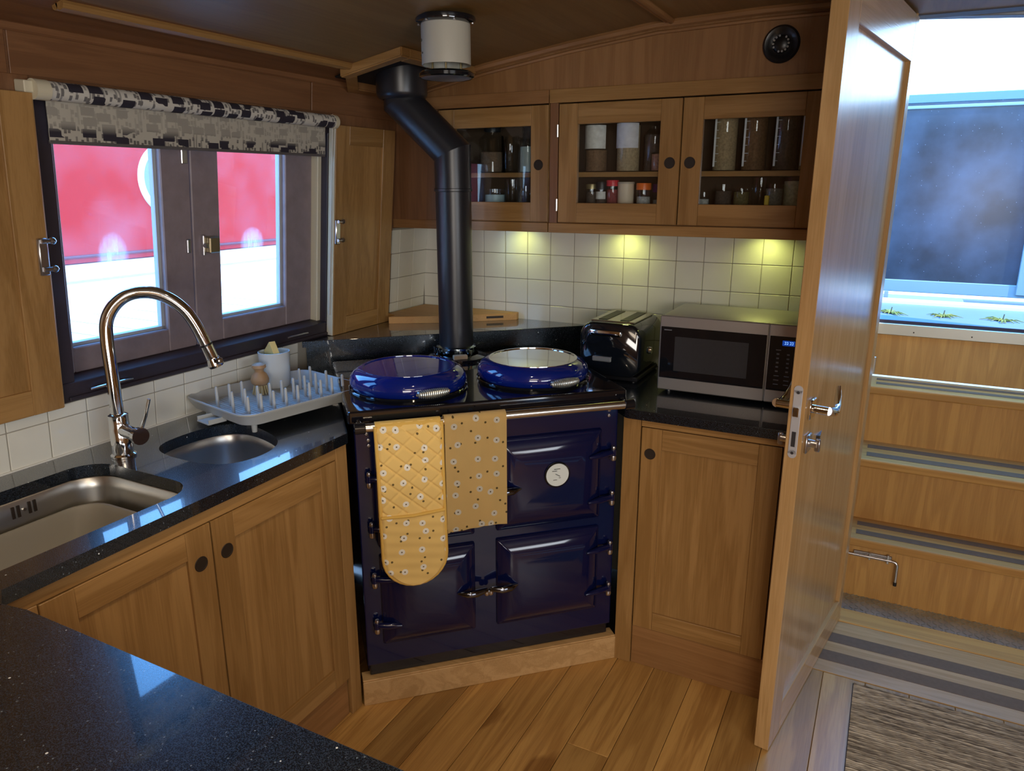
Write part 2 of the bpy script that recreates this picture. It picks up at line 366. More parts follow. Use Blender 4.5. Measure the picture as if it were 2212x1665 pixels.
# wall frame: a = y, b = out of the wall into the room, c = up along the wall, c=0 at z=0.9
WF = (Vector((-1.8275, 0, 0.9)), Vector((0, 1, 0)), nl, zl)
cz = lambda z: (z - 0.9) / zl.z
FB = (Vector((0, YC, 0)), Vector((1, 0, 0)), Vector((0, -1, 0)), Vector((0, 0, 1)))      # a=x, b=out to room, c=z
FL = (Vector((XC, 0, 0)), Vector((0, 1, 0)), Vector((1, 0, 0)), Vector((0, 0, 1)))       # a=y
FU = (Vector((0, YF, 0)), Vector((1, 0, 0)), Vector((0, -1, 0)), Vector((0, 0, 1)))

# ------------------------------------------------------------------ setting: floor
fl = struct_root('floor', (0, 0, 0))
MB().box(-1.9, 2.0, -2.3, 2.95, -0.06, -0.014).build('subfloor', simple('subfloor_dark', (0.03, 0.018, 0.01), 0.9), fl)
for k in range(-5, 24):
    x0 = -1.186 + 0.1272 * k; y1 = YC + 0.02 if x0 < -0.2 else 2.36
    if x0 > 1.95: break
    cuts = [-2.25, y1]; y = -2.25 + random.uniform(0.3, 1.2)
    while y < y1 - 0.5:
        cuts.append(y); y += random.uniform(0.9, 1.5)
    if k == 4: cuts = [-2.25, -1.0, 0.35, 1.67, y1]
    if k == 3: cuts = [-2.25, -0.7, 0.7, y1]
    if k == 7: cuts = [-2.25, -1.2, 0.2, y1]
    cuts.sort()
    for a, b in zip(cuts, cuts[1:]):
        MB().box(x0 + 0.0007, x0 + 0.1265, a + 0.0006, b - 0.0006, -0.014, random.uniform(-0.0006, 0.0), 0.0012).build('plank', oak('y', 'floor', 0.3), fl)
# boards with anti-slip strips in front of the doorway
THB = oak('x', 'door', 0.27); THB.node_tree.nodes['Principled BSDF'].inputs['Coat Weight'].default_value = .7; THB.node_tree.nodes['Principled BSDF'].inputs['Coat Roughness'].default_value = .25
for a, b in ((2.362, 2.430), (2.492, 2.552), (2.613, 2.70)):
    MB().box(-0.28, 0.95, a, b, -0.014, 0.001, 0.001).build('threshold_board', THB, fl)
STRIP = simple('antislip_strip', (0.19, 0.125, 0.08), 0.95, spec=0.05, bump=0.5, bscale=500, noise=0.15, nscale=60)
for a, b in ((2.430, 2.492), (2.552, 2.613)):
    MB().box(-0.28, 0.95, a, b, -0.014, 0.0016, 0.0006).build('antislip_strip', STRIP, fl)
MB().box(-0.05, 0.95, 2.702, 2.80, -0.02, 0.004, 0.003).build('threshold', oak('x', 'step', 0.3), fl)
# chequer plate below the stairs
ck = MB().box(-0.05, 0.95, 2.815, 2.97, -0.030, -0.012)
for i in range(52):
    for j in range(7):
        x = -0.04 + i * 0.019; y = 2.825 + j * 0.02; d = 0.006 if (i + j) % 2 else -0.006
        ck.tube([(x - 0.006, y - d, -0.011), (x + 0.006, y + d, -0.011)], 0.0018, 4)
ck.build('chequer_plate', simple('worn_aluminium', (0.42, 0.40, 0.33), 0.45, 0.5, noise=0.5, nscale=9), fl)

# ------------------------------------------------------------------ setting: left wall (leans inward)
wl = struct_root('wall_left')
TH = -0.10
def wbox(y0, y1, z0, z1, b0, b1, name, mat, bev=0.0, par=None):
    return MB(WF).box(y0, y1, b0, b1, cz(z0), cz(z1), bev).build(name, mat, par or wl)
wbox(-2.3, 1.065, 0.0, 1.95, TH, -0.006, 'wall_core', oak('y', 'red'))
wbox(2.065, 2.85, 0.0, 1.95, TH, -0.006, 'wall_core', oak('y', 'red'))
wbox(1.065, 2.065, 0.0, 1.037, TH, -0.006, 'wall_core', GROUT)
wbox(1.065, 2.065, 1.765, 1.95, TH, -0.006, 'wall_core', oak('y', 'red'))
wbox(-2.3, 2.68, 0.88, 1.037, -0.006, -0.0022, 'grout_bed', GROUT)
wbox(2.40, 2.68, 1.037, 1.40, -0.006, -0.0022, 'grout_bed', GROUT)
tb = lambda a0, a1, c0, c1: wbox(a0 + .0012, a1 - .0012, c0 + .0012, c1 - .0012, -0.005, 0.0, 'tile', TILE, 0.0014)
y = 0.118
while y < 1.9:
    y2 = min(y + 0.1005, 1.90); tb(y, y2, 0.9, 1.0); tb(y, y2, 1.0, 1.036); y += 0.1005
for y0, y1 in ((2.40, 2.482), (2.482, 2.582), (2.582, 2.68)):
    for z0, z1 in ((1.037, 1.1), (1.1, 1.2), (1.2, 1.3), (1.3, 1.395)): tb(y0, y1, z0, z1)
wbox(0.0, 1.90, 0.8985, 0.9045, -0.001, 0.0035, 'sealant_bead', simple('white_silicone', (0.75, 0.73, 0.66), 0.4))
# wood wall panels above and beside the window
for a, b in ((-0.1, 1.018), (1.024, 1.957), (1.963, 2.43)):
    wbox(a, b, 1.80, 1.90, -0.006, 0.0, 'panel', oak('y', 'red', 0.4), 0.001)
wbox(2.065, 2.43, 1.037, 1.80, -0.006, 0.0, 'panel', oak('z', 'red', 0.4), 0.001)
wbox(-0.1, 1.06, 1.037, 1.80, -0.006, 0.0, 'panel', oak('z', 'red', 0.4), 0.001)
t1 = MB(WF).box(-2.3, 2.43, 0.0, 0.012, cz(1.885), cz(1.905), 0.004).build('trim_1', oak('y', 'red', 0.4)); t1['kind'] = 'structure'

# window
wi = struct_root('window_1', (-1.83, 1.57, 1.04))
def fbox(y0, y1, z0, z1, b0, b1, name, mat, bev=0.002, par=None): return wbox(y0, y1, z0, z1, b0, b1, name, mat, bev, par or wi)
fbox(1.066, 1.100, 1.085, 1.755, TH, -0.002, 'frame_jamb', DARKF)
fbox(2.045, 2.064, 1.085, 1.755, TH, -0.002, 'frame_jamb', DARKF)
fbox(1.066, 2.064, 1.735, 1.764, TH, -0.002, 'frame_head', DARKF)
fbox(1.060, 2.070, 1.037, 1.087, TH, 0.004, 'window_sill', DARKF)
fbox(1.075, 2.055, 1.042, 1.052, 0.0, 0.012, 'sill_channel', DARKF)
MB(WF).tube([(1.13, .012, cz(1.062)), (1.16, .02, cz(1.066)), (1.22, .02, cz(1.066)), (1.25, .012, cz(1.062))], 0.003, 6).build('sill_catch', NICKEL, wi)
MB(WF).tube([(1.84, .008, cz(1.066)), (1.86, .014, cz(1.069)), (1.92, .014, cz(1.069)), (1.94, .008, cz(1.066))], 0.003, 6).build('sill_catch', NICKEL, wi)
fbox(2.028, 2.047, 1.087, 1.74, -0.075, -0.030, 'draught_strip', CREAM)
GLW = glass('window_glass_dirty', (0.90, 0.93, 0.96), dirt=0.035)
for (y0, y1, g0, g1) in ((1.098, 1.524, 1.140, 1.428), (1.528, 2.030, 1.627, 1.903)):
    c = bpy.data.objects.new('casement', None); COL.objects.link(c); c.parent = wi; PW[c.name] = PW[wi.name]
    cb = lambda *a, mat=CASE, n='stile': MB(WF).box(a[0], a[1], a[4], a[5], cz(a[2]), cz(a[3]), 0.003).build(n, mat, c)
    cb(y0, g0, 1.088, 1.735, -0.085, -0.058); cb(g1, y1, 1.088, 1.735, -0.085, -0.058)
    cb(g0, g1, 1.088, 1.155, -0.085, -0.058, n='rail'); cb(g0, g1, 1.69, 1.735, -0.085, -0.058, n='rail')
    lightm = simple('putty_bead', (0.42, 0.45, 0.46), 0.5)
    MB(WF).box(g1 - .010, g1, -0.092, -0.075, cz(1.155), cz(1.69)).box(g0, g1, -0.092, -0.075, cz(1.155), cz(1.163)).build('glazing_bead', lightm, c)
    MB(WF).box(g0, g1, -0.0805, -0.0785, cz(1.155), cz(1.69)).build('pane', GLW, c)
MB(WF).box(1.553, 1.563, -0.058, -0.046, cz(1.36), cz(1.42), .002).cyl((1.558, -.046, cz(1.39)), (1.558, -.034, cz(1.39)), 0.007).build('window_latch', NICKEL, wi)
MB(WF).box(1.563, 1.602, -0.058, -0.030, cz(1.368), cz(1.415), .003).build('window_latch', simple('aged_brass', (0.32, 0.26, 0.16), 0.35, 0.8), wi)
MB(WF).box(1.500, 1.512, -0.058, -0.050, cz(1.37), cz(1.41), .002).build('strike_plate', NICKEL, wi)
MB(WF).box(1.495, 1.515, -0.058, -0.052, cz(1.62), cz(1.66), .002).build('strike_plate', NICKEL, wi)

# ------------------------------------------------------------------ setting: back wall
wb = struct_root('wall_back')
MB().box(-1.95, -0.10, YB + 0.006, YB + 0.08, 0, 2.1).build('wall_core', GROUT, wb)
MB().box(-1.85, -0.12, YB + 0.0022, YB + 0.006, 0.88, 1.42).build('grout_bed', GROUT, wb)
x = -1.806
while x < -0.13:
    x2 = min(x + 0.1003, -0.125)
    for z0, z1 in ((0.9, 1.0), (1.0, 1.1), (1.1, 1.2), (1.2, 1.3), (1.3, 1.395)):
        if x < -1.12 and z1 < 1.05: continue
        MB().box(x + .0012, x2 - .0012, YB, YB + 0.005, z0 + .0012, z1 - .0012, 0.0014).build('tile', TILE, wb)
    x += 0.1003
# upper bulkhead above the cupboards
PROF = [(-1.80, 1.885), (-1.7275, 1.90), (-1.57, 1.935), (-1.348, 1.976), (-1.032, 2.022), (-0.735, 2.056), (-0.42, 2.066), (2.1, 2.066)]
def zc(x):
    for (a, b), (c, d) in zip(PROF, PROF[1:]):
        if a <= x <= c: return b + (d - b) * (x - a) / (c - a)
    return 2.066
up = struct_root('wall_upper')
def bulk(x0, x1, name='panel', par=None, mat=None):
    b = MB(); xs = [x0] + [p[0] for p in PROF if x0 < p[0] < x1] + [x1]
    poly = [(x0, 1.862)] + [(x1, 1.862)] + [(x, zc(x) + 0.02) for x in reversed(xs)]
    vb = [b.bm.verts.new((x, YF, z)) for x, z in poly]; vt = [b.bm.verts.new((x, YF + .02, z)) for x, z in poly]
    n = len(poly); b.bm.faces.new(vb); b.bm.faces.new(vt)
    for i in range(n): b.bm.faces.new((vb[i], vb[(i + 1) % n], vt[(i + 1) % n], vt[i]))
    return b.build(name, mat or oak('z', 'dark', 0.4), par or up)
bulk(-1.77, -0.09)
b = MB()
xs = [-1.73, -1.57, -1.348, -1.19, -1.032, -0.88, -0.735, -0.58, -0.42, -0.09]
b.tube([(x, YF - 0.006, zc(x) - 0.008) for x in xs], 0.013, 8).tube([(x, YF - 0.004, zc(x) - 0.032) for x in xs], 0.006, 6)
t2 = b.build('trim_2', oak('x', 'dark', 0.4), smooth=40); t2['kind'] = 'structure'
# wall pieces round the doorway and the rest of the room
wr = struct_root('wall_rear')
MB().box(-1.95, 2.05, -2.40, -2.3, 0, 2.1).build('wall_core', oak('z', 'cab'), wr)
wrr = struct_root('wall_right')
MB().box(2.0, 2.1, -2.4, 2.8, 0, 2.15).build('wall_core', oak('z', 'cab'), wrr)
wd = struct_root('wall_doorway')
MB().box(0.86, 2.05, 2.72, 2.80, 0, 2.15).build('wall_core', oak('z', 'cab'), wd)
MB().box(-0.10, -0.02, 2.72, 2.80, 0, 2.15, .002).build('door_jamb', oak('z', 'door'), wd)
MB().box(0.80, 0.88, 2.70, 2.80, 0, 2.10, .002).build('door_jamb', oak('z', 'door'), wd)
GREYAL = simple('grey_aluminium', (0.30, 0.32, 0.36), 0.35, 0.6)
GREYD = simple('dark_grey_trim', (0.07, 0.07, 0.09), 0.5)
MB().box(-0.10, 0.9, 2.735, 2.80, 2.062, 2.15, .002).build('door_head', GREYD, wd)
MB().box(-0.06, 0.9, 2.80, 2.83, 2.072, 2.13, .002).build('hatch_runner', GREYAL, wd)
MB().box(-0.06, 0.9, 2.83, 2.85, 2.085, 2.14, .002).build('hatch_runner', GREYD, wd)
MB((Vector((0, 0, 0)), Vector((1, 0, -.07)), Vector((0, 1, 0)), Vector((0, 0, 1)))).box(-0.06, 0.9, 2.85, 2.90, 2.078, 2.15, .002).box(-0.06, 0.9, 2.90, 2.93, 2.083, 2.15, .002).build('hatch_runner', GREYAL, wd)

# ------------------------------------------------------------------ ceiling
ce = struct_root('ceiling')
def slab(x0, x1, y0, y1, name, mat):
    b = MB(); xs = [x0] + [p[0] for p in PROF if x0 < p[0] < x1] + [x1]
    r = []
    for y in (y0, y1):
        r.append([b.bm.verts.new((x, y, zc(x))) for x in xs]); r.append([b.bm.verts.new((x, y, zc(x) + 0.06)) for x in xs])
    for i in range(len(xs) - 1):
        b.bm.faces.new((r[0][i], r[0][i + 1], r[2][i + 1], r[2][i])); b.bm.faces.new((r[1][i], r[1][i + 1], r[3][i + 1], r[3][i]))
        b.bm.faces.new((r[0][i], r[0][i + 1], r[1][i + 1], r[1][i])); b.bm.faces.new((r[2][i], r[2][i + 1], r[3][i + 1], r[3][i]))
    for k in (0, -1): b.bm.faces.new((r[0][k], r[1][k], r[3][k], r[2][k]))
    return b.build(name, mat, ce)
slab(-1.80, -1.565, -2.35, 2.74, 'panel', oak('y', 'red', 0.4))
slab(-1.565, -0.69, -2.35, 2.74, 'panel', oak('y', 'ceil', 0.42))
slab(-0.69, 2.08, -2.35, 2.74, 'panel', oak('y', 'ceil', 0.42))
def bead(pts, name, w=0.02, tone='cab', r=0.011):
    b = MB()
    b.tube([(x, y, zc(x) - 0.004) for x, y in pts], r, 8)
    p2 = [(x - 0.016 if abs(pts[0][0] - pts[-1][0]) < .1 else x, y, zc(x - .016) - 0.003) for x, y in pts]
    b.tube(p2, r * 0.7, 8)
    o = b.build(name, oak('y', tone, 0.4), smooth=40); o['kind'] = 'structure'; return o
bead([(-1.585, 1.055), (-1.585, 2.0)], 'trim_3', r=0.013)
bead([(-0.69, -2.2), (-0.69, 2.42)], 'trim_5', tone='dark')
# square trim round the flue
ft = thing('flue_trim', 'square wooden trim box framing the flue where it passes the ceiling', 'trim', (-1.545, 2.2, 1.95))
def sbox(x0, x1, y0, y1, name, mat, zo=0.0, h=0.03):
    b = MB()
    vs = []
    for z in (0, 1):
        for x, y in ((x0, y0), (x1, y0), (x1, y1), (x0, y1)): vs.append(b.bm.verts.new((x, y, zc(x) + 0.002 - (h if z else 0) - zo)))
    for f in ((0, 1, 2, 3), (4, 5, 6, 7), (0, 1, 5, 4), (1, 2, 6, 5), (2, 3, 7, 6), (3, 0, 4, 7)): b.bm.faces.new([vs[i] for i in f])
    bmesh.ops.bevel(b.bm, geom=list(b.bm.edges), offset=0.004, segments=2, affect='EDGES')
    return b.build(name, mat, ft)
sbox(-1.625, -1.385, 1.975, 2.02, 'frame_rail', oak('x', 'cab', .4)); sbox(-1.425, -1.385, 2.02, 2.425, 'frame_stile', oak('y', 'cab', .4))
sbox(-1.725, -1.69, 2.14, 2.425, 'frame_stile', oak('y', 'dark', .4)); sbox(-1.69, -1.425, 2.385, 2.425, 'frame_rail', oak('x', 'dark', .4))
b = MB()
q = [(-1.61, 1.985), (-1.60, 2.03), (-1.69, 2.15), (-1.728, 2.14)]
vs = [b.bm.verts.new((x, y, zc(x) + .002 - h)) for h in (0, .03) for x, y in q]
for f_ in ((0, 1, 2, 3), (4, 5, 6, 7), (0, 1, 5, 4), (1, 2, 6, 5), (2, 3, 7, 6), (3, 0, 4, 7)): b.bm.faces.new([vs[i] for i in f_])
b.build('frame_corner', oak('y', 'cab', .4), ft)
sbox(-1.688, -1.427, 2.022, 2.383, 'heat_plate', simple('black_heat_plate', (0.006, 0.006, 0.007), 0.7), h=0.008)

# ------------------------------------------------------------------ door leaf (open)
dn = Vector((-0.015, 2.718, 0))
DR = rad(-99.34)
do = struct_root('door_1', dn, DR, local=True)     # local x: hinge -> free edge, local y: visible face side, z up
DL = 0.832; DT = -0.040
def db(a0, a1, b0, b1, c0, c1, n, mat, bev=0.0015, par=do): return MB().box(a0, a1, b0, b1, c0, c1, bev).build(n, mat, par)
db(DL - 0.105, DL, DT, 0, 0.004, 2.055, 'stile', oak('z', 'door', 0.22)); db(0, 0.052, DT, 0, 0.004, 2.055, 'stile', oak('z', 'door', 0.22))
db(0.052, DL - .105, DT, 0, 0.004, 0.10, 'rail', oak('x', 'door', 0.22)); db(0.052, DL - .105, DT, 0, 1.925, 2.055, 'rail', oak('x', 'door', 0.22))
db(0.052, DL - .105, DT + .013, -0.013, 0.10, 1.925, 'panel', oak('z', 'door', 0.2), 0.0)
for z in (0.25, 1.05, 1.80): MB().cyl((-.004, DT - .004, z), (-.004, DT - .004, z + .09), .007, n=10).build('hinge', NICKEL, do)
# lock hardware
b = MB().prism([(-.011 + 0, 0)], 0, 0) if False else MB()
b.box(DL, DL + .002, -.031, -.009, 0.905, 1.075, .001)
b.cyl((DL, -.02, .905), (DL + .002, -.02, .905), .011).cyl((DL, -.02, 1.075), (DL + .002, -.02, 1.075), .011)
fp = b.build('lock_plate', simple('brushed_lock_steel', (.62, .63, .66), .5, .6), do)
MB().box(DL + .002, DL + .010, -.027, -.013, 1.005, 1.030, .002).build('latch_bolt', CHROME, fp)
MB().box(DL + .002, DL + .003, -.025, -.015, .925, .965).cyl((DL + .002, -.02, 1.068), (DL + .0028, -.02, 1.068), .004, n=10).cyl((DL + .002, -.02, .908), (DL + .0028, -.02, .908), .004, n=10).build('deadbolt_slot', simple('steel_shadow', (.1, .1, .11), .4, .8), fp)
for sgn, y0 in ((1, 0.0), (-1, DT)):
    h = MB().box(DL - .075, DL - .028, y0, y0 + sgn * .008, .992, 1.044, .003)
    h.cyl((DL - .05, y0 + sgn * .008, 1.018), (DL - .05, y0 + sgn * .045, 1.018), .011)
    pts = [(DL - .05, y0 + sgn * .045, 1.018), (DL - .075, y0 + sgn * .052, 1.012), (DL - .105, y0 + sgn * .050, 1.006), (DL - .135, y0 + sgn * .046, 1.014), (DL - .158, y0 + sgn * .040, 1.036), (DL - .166, y0 + sgn * .037, 1.058)]
    h.tube(pts, [.012, .012, .011, .0095, .008, .006], 10)
    h.build('handle', CHROME, do, smooth=40)
    e = MB().box(DL - .075, DL - .030, y0, y0 + sgn * .007, .900, .948, .003); e.cyl((DL - .052, y0 + sgn * .007, .925), (DL - .052, y0 + sgn * .026, .925), .010).box(DL - .056, DL - .048, y0 + sgn * .02, y0 + sgn * .034, .905, .940, .003)
    e.build('thumb_turn', NICKEL, do, smooth=40)

# ------------------------------------------------------------------ shaker doors
def finger_hole(par, fr, a, c, r=0.014, b=0.0):
    M = Matrix.Translation((a, b, c)) @ Matrix.Rotation(rad(-90), 4, 'X')
    MB(fr).lathe([(0, .0006), (r, .0006), (r + .0005, .0012), (r + .003, .0014), (r + .004, 0)], 24, M).build('finger_hole', HOLE, par)
def shaker(par, fr, a0, a1, c0, c1, stile=.066, rt=.066, rb=.066, th=.02, ax='x', tone='cab', hole=None, glassy=False, b0=0.0, name='door', twotone=False):
    d = bpy.data.objects.new(name, None); COL.objects.link(d); d.parent = par; PW[d.name] = PW[par.name]
    bx = lambda p0, p1, q0, q1, r0, r1, n, m, bev=.0012: MB(fr).box(p0, p1, q0, q1, r0, r1, bev).build(n, m, d)
    B1 = b0 + 0.0; B0 = b0 - th
    bx(a0, a0 + stile, B0, B1, c0, c1, 'stile', oak('z', tone)); bx(a1 - stile, a1, B0, B1, c0, c1, 'stile', oak('z', tone))
    bx(a0 + stile + .0004, a1 - stile - .0004, B0, B1 - .0003, c0, c0 + rb, 'rail', oak(ax, tone)); bx(a0 + stile + .0004, a1 - stile - .0004, B0, B1 - .0003, c1 - rt, c1, 'rail', oak(ax, tone))
    if glassy: bx(a0 + stile, a1 - stile, B0 + .008, B0 + .011, c0 + rb, c1 - rt, 'pane', glass(), 0)
    else:
        bx(a0 + stile - .002, a1 - stile + .002, B0 + .004, B1 - .008, c0 + rb - .002, c1 - rt + .002, 'panel', oak('z', tone), 0)
    if hole: finger_hole(d, fr, hole[0], hole[1], b=B1)
    return d

# left base cupboard
cl = thing('base_cupboard', 'long oak base cupboard under the sinks with two panelled doors', 'cupboard', (XC - .02, 1.0, 0))
cx = lambda *a, n='carcass', m=None, bev=.001: MB(FL).box(*a, bev).build(n, m or oak('z'), cl)
cx(-0.2, 1.49, -.48, -.022, .09, .60, m=simple('cupboard_inside', (.09, .05, .025), .8))
cx(-0.2, 1.481, -.030, -.002, .832, .869, n='top_rail', m=oak('y'))
cx(1.481, 1.526, -.06, 0.0, 0.0, .869, n='end_post', m=oak('z'))
cx(-0.2, 1.478, -.040, -.012, 0.0, .128, n='plinth', m=oak('y', 'dark'))
cx(0.585, 0.660, -.022, -.001, .128, .832, n='stile', m=oak('z'))
shaker(cl, FL, 0.662, 1.046, .131, .830, ax='y', hole=(1.012, .742))
shaker(cl, FL, 1.050, 1.479, .131, .830, ax='y', hole=(1.086, .741), stile=.063)
# right base cupboard
cr_ = thing('base_cupboard', 'narrow oak base cupboard below the microwave with one panelled door', 'cupboard', (-.45, YC + .02, 0))
cx = lambda *a, n='carcass', m=None, bev=.001: MB(FB).box(*a, bev).build(n, m or oak('z'), cr_)
cx(-.68, -.19, -.52, -.022, .09, .84, m=simple('cupboard_inside', (.09, .05, .025), .8))
cx(-.690, -.634, -.06, 0.0, 0.0, .869, n='end_post', m=oak('z'))
cx(-.632, -.19, -.03, -.001, .846, .869, n='top_rail', m=oak('x'))
cx(-.632, -.19, -.03, -.006, 0.0, .142, n='plinth', m=oak('x', 'dark'))
cx(-.212, -.185, -.03, -.001, .142, .846, n='stile', m=oak('z', 'dark'))
shaker(cr_, FB, -.630, -.215, .145, .843, ax='x', hole=(-.601, .759), stile=.064, rb=.062)
# cupboard under the peninsula
cp = thing('peninsula_cupboard', 'oak base cupboard carrying the peninsula worktop in the foreground', 'cupboard', (-.9, .2, 0))
MB().box(-1.28, -0.30, -.05, .555, 0, .869, .002).build('carcass', oak('z'), cp)
MB().box(-1.30, -0.28, .555, .558, 0, .1, .001).build('plinth', oak('x', 'dark'), cp)

# ------------------------------------------------------------------ worktops
def worktop_with_holes():
    outer = [(-1.826, 0.0), (-1.295, 0.0), (-1.295, 1.565), (-1.350, 1.60), (-1.81, 1.905), (-1.826, 1.905)]
    outer = [(-1.8265, -0.3), (-1.245, -0.3), (-1.245, 0.575), (-1.290, 0.60), (-1.297, 1.522), (-1.7145, 1.957), (-1.7325, 2.00), (-1.8265, 1.93)]
    holes = [rrect(-1.728, -1.360, 0.40, 1.068, .075), [(-1.672, 1.205), (-1.692, 1.26), (-1.690, 1.36), (-1.660, 1.43), (-1.60, 1.452), (-1.49, 1.425), (-1.415, 1.385), (-1.382, 1.32), (-1.380, 1.26), (-1.40, 1.205), (-1.45, 1.176), (-1.53, 1.168), (-1.62, 1.175)]]
    holes[1] = [tuple(p) for p in smooth_poly(holes[1], 2)]
    bm = bmesh.new(); es = []
    for loop in [outer] + holes:
        vs = [bm.verts.new((x, y, 0.9)) for x, y in loop]
        for i in range(len(vs)): es.append(bm.edges.new((vs[i], vs[(i + 1) % len(vs)])))
    bmesh.ops.triangle_fill(bm, edges=es, use_beauty=True)
    bmesh.ops.dissolve_limit(bm, angle_limit=0.01, verts=bm.verts, edges=bm.edges, delimit=set())
    r = bmesh.ops.extrude_face_region(bm, geom=list(bm.faces))
    bmesh.ops.translate(bm, vec=(0, 0, -0.03), verts=[v for v in r['geom'] if isinstance(v, bmesh.types.BMVert)])
    mb = MB(); mb.bm.free(); mb.bm = bm
    return mb, holes
def smooth_poly(p, it):
    for _ in range(it):
        q = []
        for i in range(len(p)):
            a, b = p[i], p[(i + 1) % len(p)]
            q += [(a[0] * .75 + b[0] * .25, a[1] * .75 + b[1] * .25), (a[0] * .25 + b[0] * .75, a[1] * .25 + b[1] * .75)]
        p = q
    return p
mb, HOLES = worktop_with_holes()
tag(mb.build('worktop', GRAN), 'black speckled granite worktop along the window with two sink cut-outs', 'worktop')
b = MB(); b.prism([(-1.244, -.3), (-0.05, -.3), (-0.05, .10), (-.20, .42), (-.40, .583), (-1.19, .583), (-1.244, .576)], .87, .9005, .002)
tag(b.build('peninsula_worktop', GRAN), 'black speckled granite peninsula worktop in the near left corner', 'worktop')
b = MB(); b.prism([(-.684, 2.104), (-.670, 2.098), (-.12, 2.098), (-.12, 2.678), (-1.036, 2.678), (-1.105, 2.585), (-1.098, 2.543)], .87, .90, .002)
tag(b.build('worktop', GRAN), 'black granite worktop under the toaster and microwave', 'worktop')
lg = thing('corner_ledge', 'raised black granite corner ledge behind the range cooker', 'ledge', (-1.5, 2.4, .9))
MB().prism([(-1.812, 1.917), (-1.018, 2.678), (-1.812, 2.678)], 1.015, 1.037, .002).build('ledge_top', GRAN, lg)
MB().prism([(-1.812, 1.935), (-1.034, 2.678), (-1.045, 2.678), (-1.812, 1.946)], .872, 1.0145).build('splash_panel', GRAN, lg)
# small upstand strip between left end of tiles and ledge
# ------------------------------------------------------------------ sinks
def basin(poly, depth, name, label, loc, drain, overflow=None, tone=STEEL):
    cxm = sum(p[0] for p in poly) / len(poly); cym = sum(p[1] for p in poly) / len(poly)
    t = thing(name, label, 'sink', (cxm, cym, .868 - depth))
    def sc(k, dz): return [(cxm + (x - cxm) * k, cym + (y - cym) * k, .8685 + dz) for x, y in poly]
    rings = [sc(1.05, 0), sc(1.015, 0), sc(1.0, -.004), sc(.99, -.03), sc(.965, -depth + .03), sc(.93, -depth + .010), sc(.86, -depth + .002), sc(.45, -depth - .002), sc(.1, -depth - .003)]
    b = MB(); R = [[b.bm.verts.new(p) for p in r] for r in rings]
    for A, B in zip(R, R[1:]):
        for i in range(len(A)): b.bm.faces.new((A[i], A[(i + 1) % len(A)], B[(i + 1) % len(B)], B[i]))
    b.bm.faces.new(R[-1])
    bs = b.build('basin', tone, t, smooth=50)
    MB().lathe([(0, .004), (.018, .004), (.020, .001), (.034, .0015), (.040, -.002), (.041, -.006)], 24, Matrix.Translation((drain[0], drain[1], .8685 - depth))).build('drain', CHROME, t, smooth=40)
    return t
SINKM = simple('sink_steel', (.60, .585, .55), .33, 1.0, noise=.05, nscale=12)
t = basin(HOLES[0], .175, 'sink_basin', 'large stainless steel sink basin set under the worktop at left', None, (-1.545, .60), tone=SINKM)
ov = MB()
for yy in (.857, .869, .894, .906): ov.box(-1.729, -1.7235, yy - .0034, yy + .0034, .828, .856)
ov.build('overflow_slots', HOLE, t)
MB().cyl((-1.729, .8815, .842), (-1.7225, .8815, .842), .004, n=10).build('overflow_screw', CHROME, t)
basin(HOLES[1], .135, 'sink_basin', 'small stainless steel half sink basin beside the tap', None, (-1.54, 1.30), tone=STEEL)
# separate inner lining shade of the big basin: pale washing-up bowl
b = MB(); P = rrect(-1.712, -1.372, 0.42, 1.035, .07)
pc = (-1.542, .73)
def ringz(k, z, grow=0): return [(pc[0] + (x - pc[0]) * k, pc[1] + (y - pc[1]) * k, z) for x, y in P]
rg = [ringz(.90, .690), ringz(.95, .694), ringz(.985, .797), ringz(1.0, .804), ringz(1.0, .810), ringz(.975, .810), ringz(.96, .800), ringz(.925, .706), ringz(.88, .698)]
R = [[b.bm.verts.new(p) for p in r] for r in rg]
for A, B in zip(R, R[1:]):
    for i in range(len(A)): b.bm.faces.new((A[i], A[(i + 1) % len(A)], B[(i + 1) % len(B)], B[i]))
b.bm.faces.new(R[0]); b.bm.faces.new(R[-1])
tag(b.build('washing_up_bowl', simple('stone_grey_plastic', (.42, .40, .34), .45), smooth=45), 'pale stone grey washing-up bowl inside the large sink', 'bowl')

# ------------------------------------------------------------------ tap
tp = thing('mixer_tap', 'tall chrome swan-neck mixer tap behind the sinks', 'tap', (-1.69, 1.12, .9))
tx, ty = -1.69, 1.12
MB().lathe([(0, 0), (.030, 0), (.030, .005), (.025, .009), (.025, .075), (.0235, .078), (.0235, .110), (.0165, .114), (0, .114)], 28, Matrix.Translation((tx, ty, .9005))).build('tap_body', CHROME, tp, smooth=40)
ph = rad(52)
pr = [(0, 1.005), (0, 1.10), (0, 1.20), (.006, 1.25), (.028, 1.287), (.062, 1.310), (.105, 1.313), (.145, 1.298), (.178, 1.268), (.198, 1.235), (.216, 1.19), (.236, 1.13)]
pts = [(tx + s * math.cos(ph), ty + s * math.sin(ph), z) for s, z in pr]
def spline(P, k=5):
    P = [Vector(p) for p in P]; o = []
    for i in range(len(P) - 1):
        a, b2, c2, d2 = P[max(i - 1, 0)], P[i], P[i + 1], P[min(i + 2, len(P) - 1)]
        for j in range(k):
            t = j / k
            o.append(0.5 * ((2 * b2) + (c2 - a) * t + (2 * a - 5 * b2 + 4 * c2 - d2) * t * t + (3 * b2 - a - 3 * c2 + d2) * t ** 3))
    o.append(P[-1]); return o
MB().tube(spline(pts), .0155, 20).build('spout', CHROME, tp, smooth=50)
e0 = Vector(pts[-2]); e1 = Vector(pts[-1]); dd = (e1 - e0).normalized()
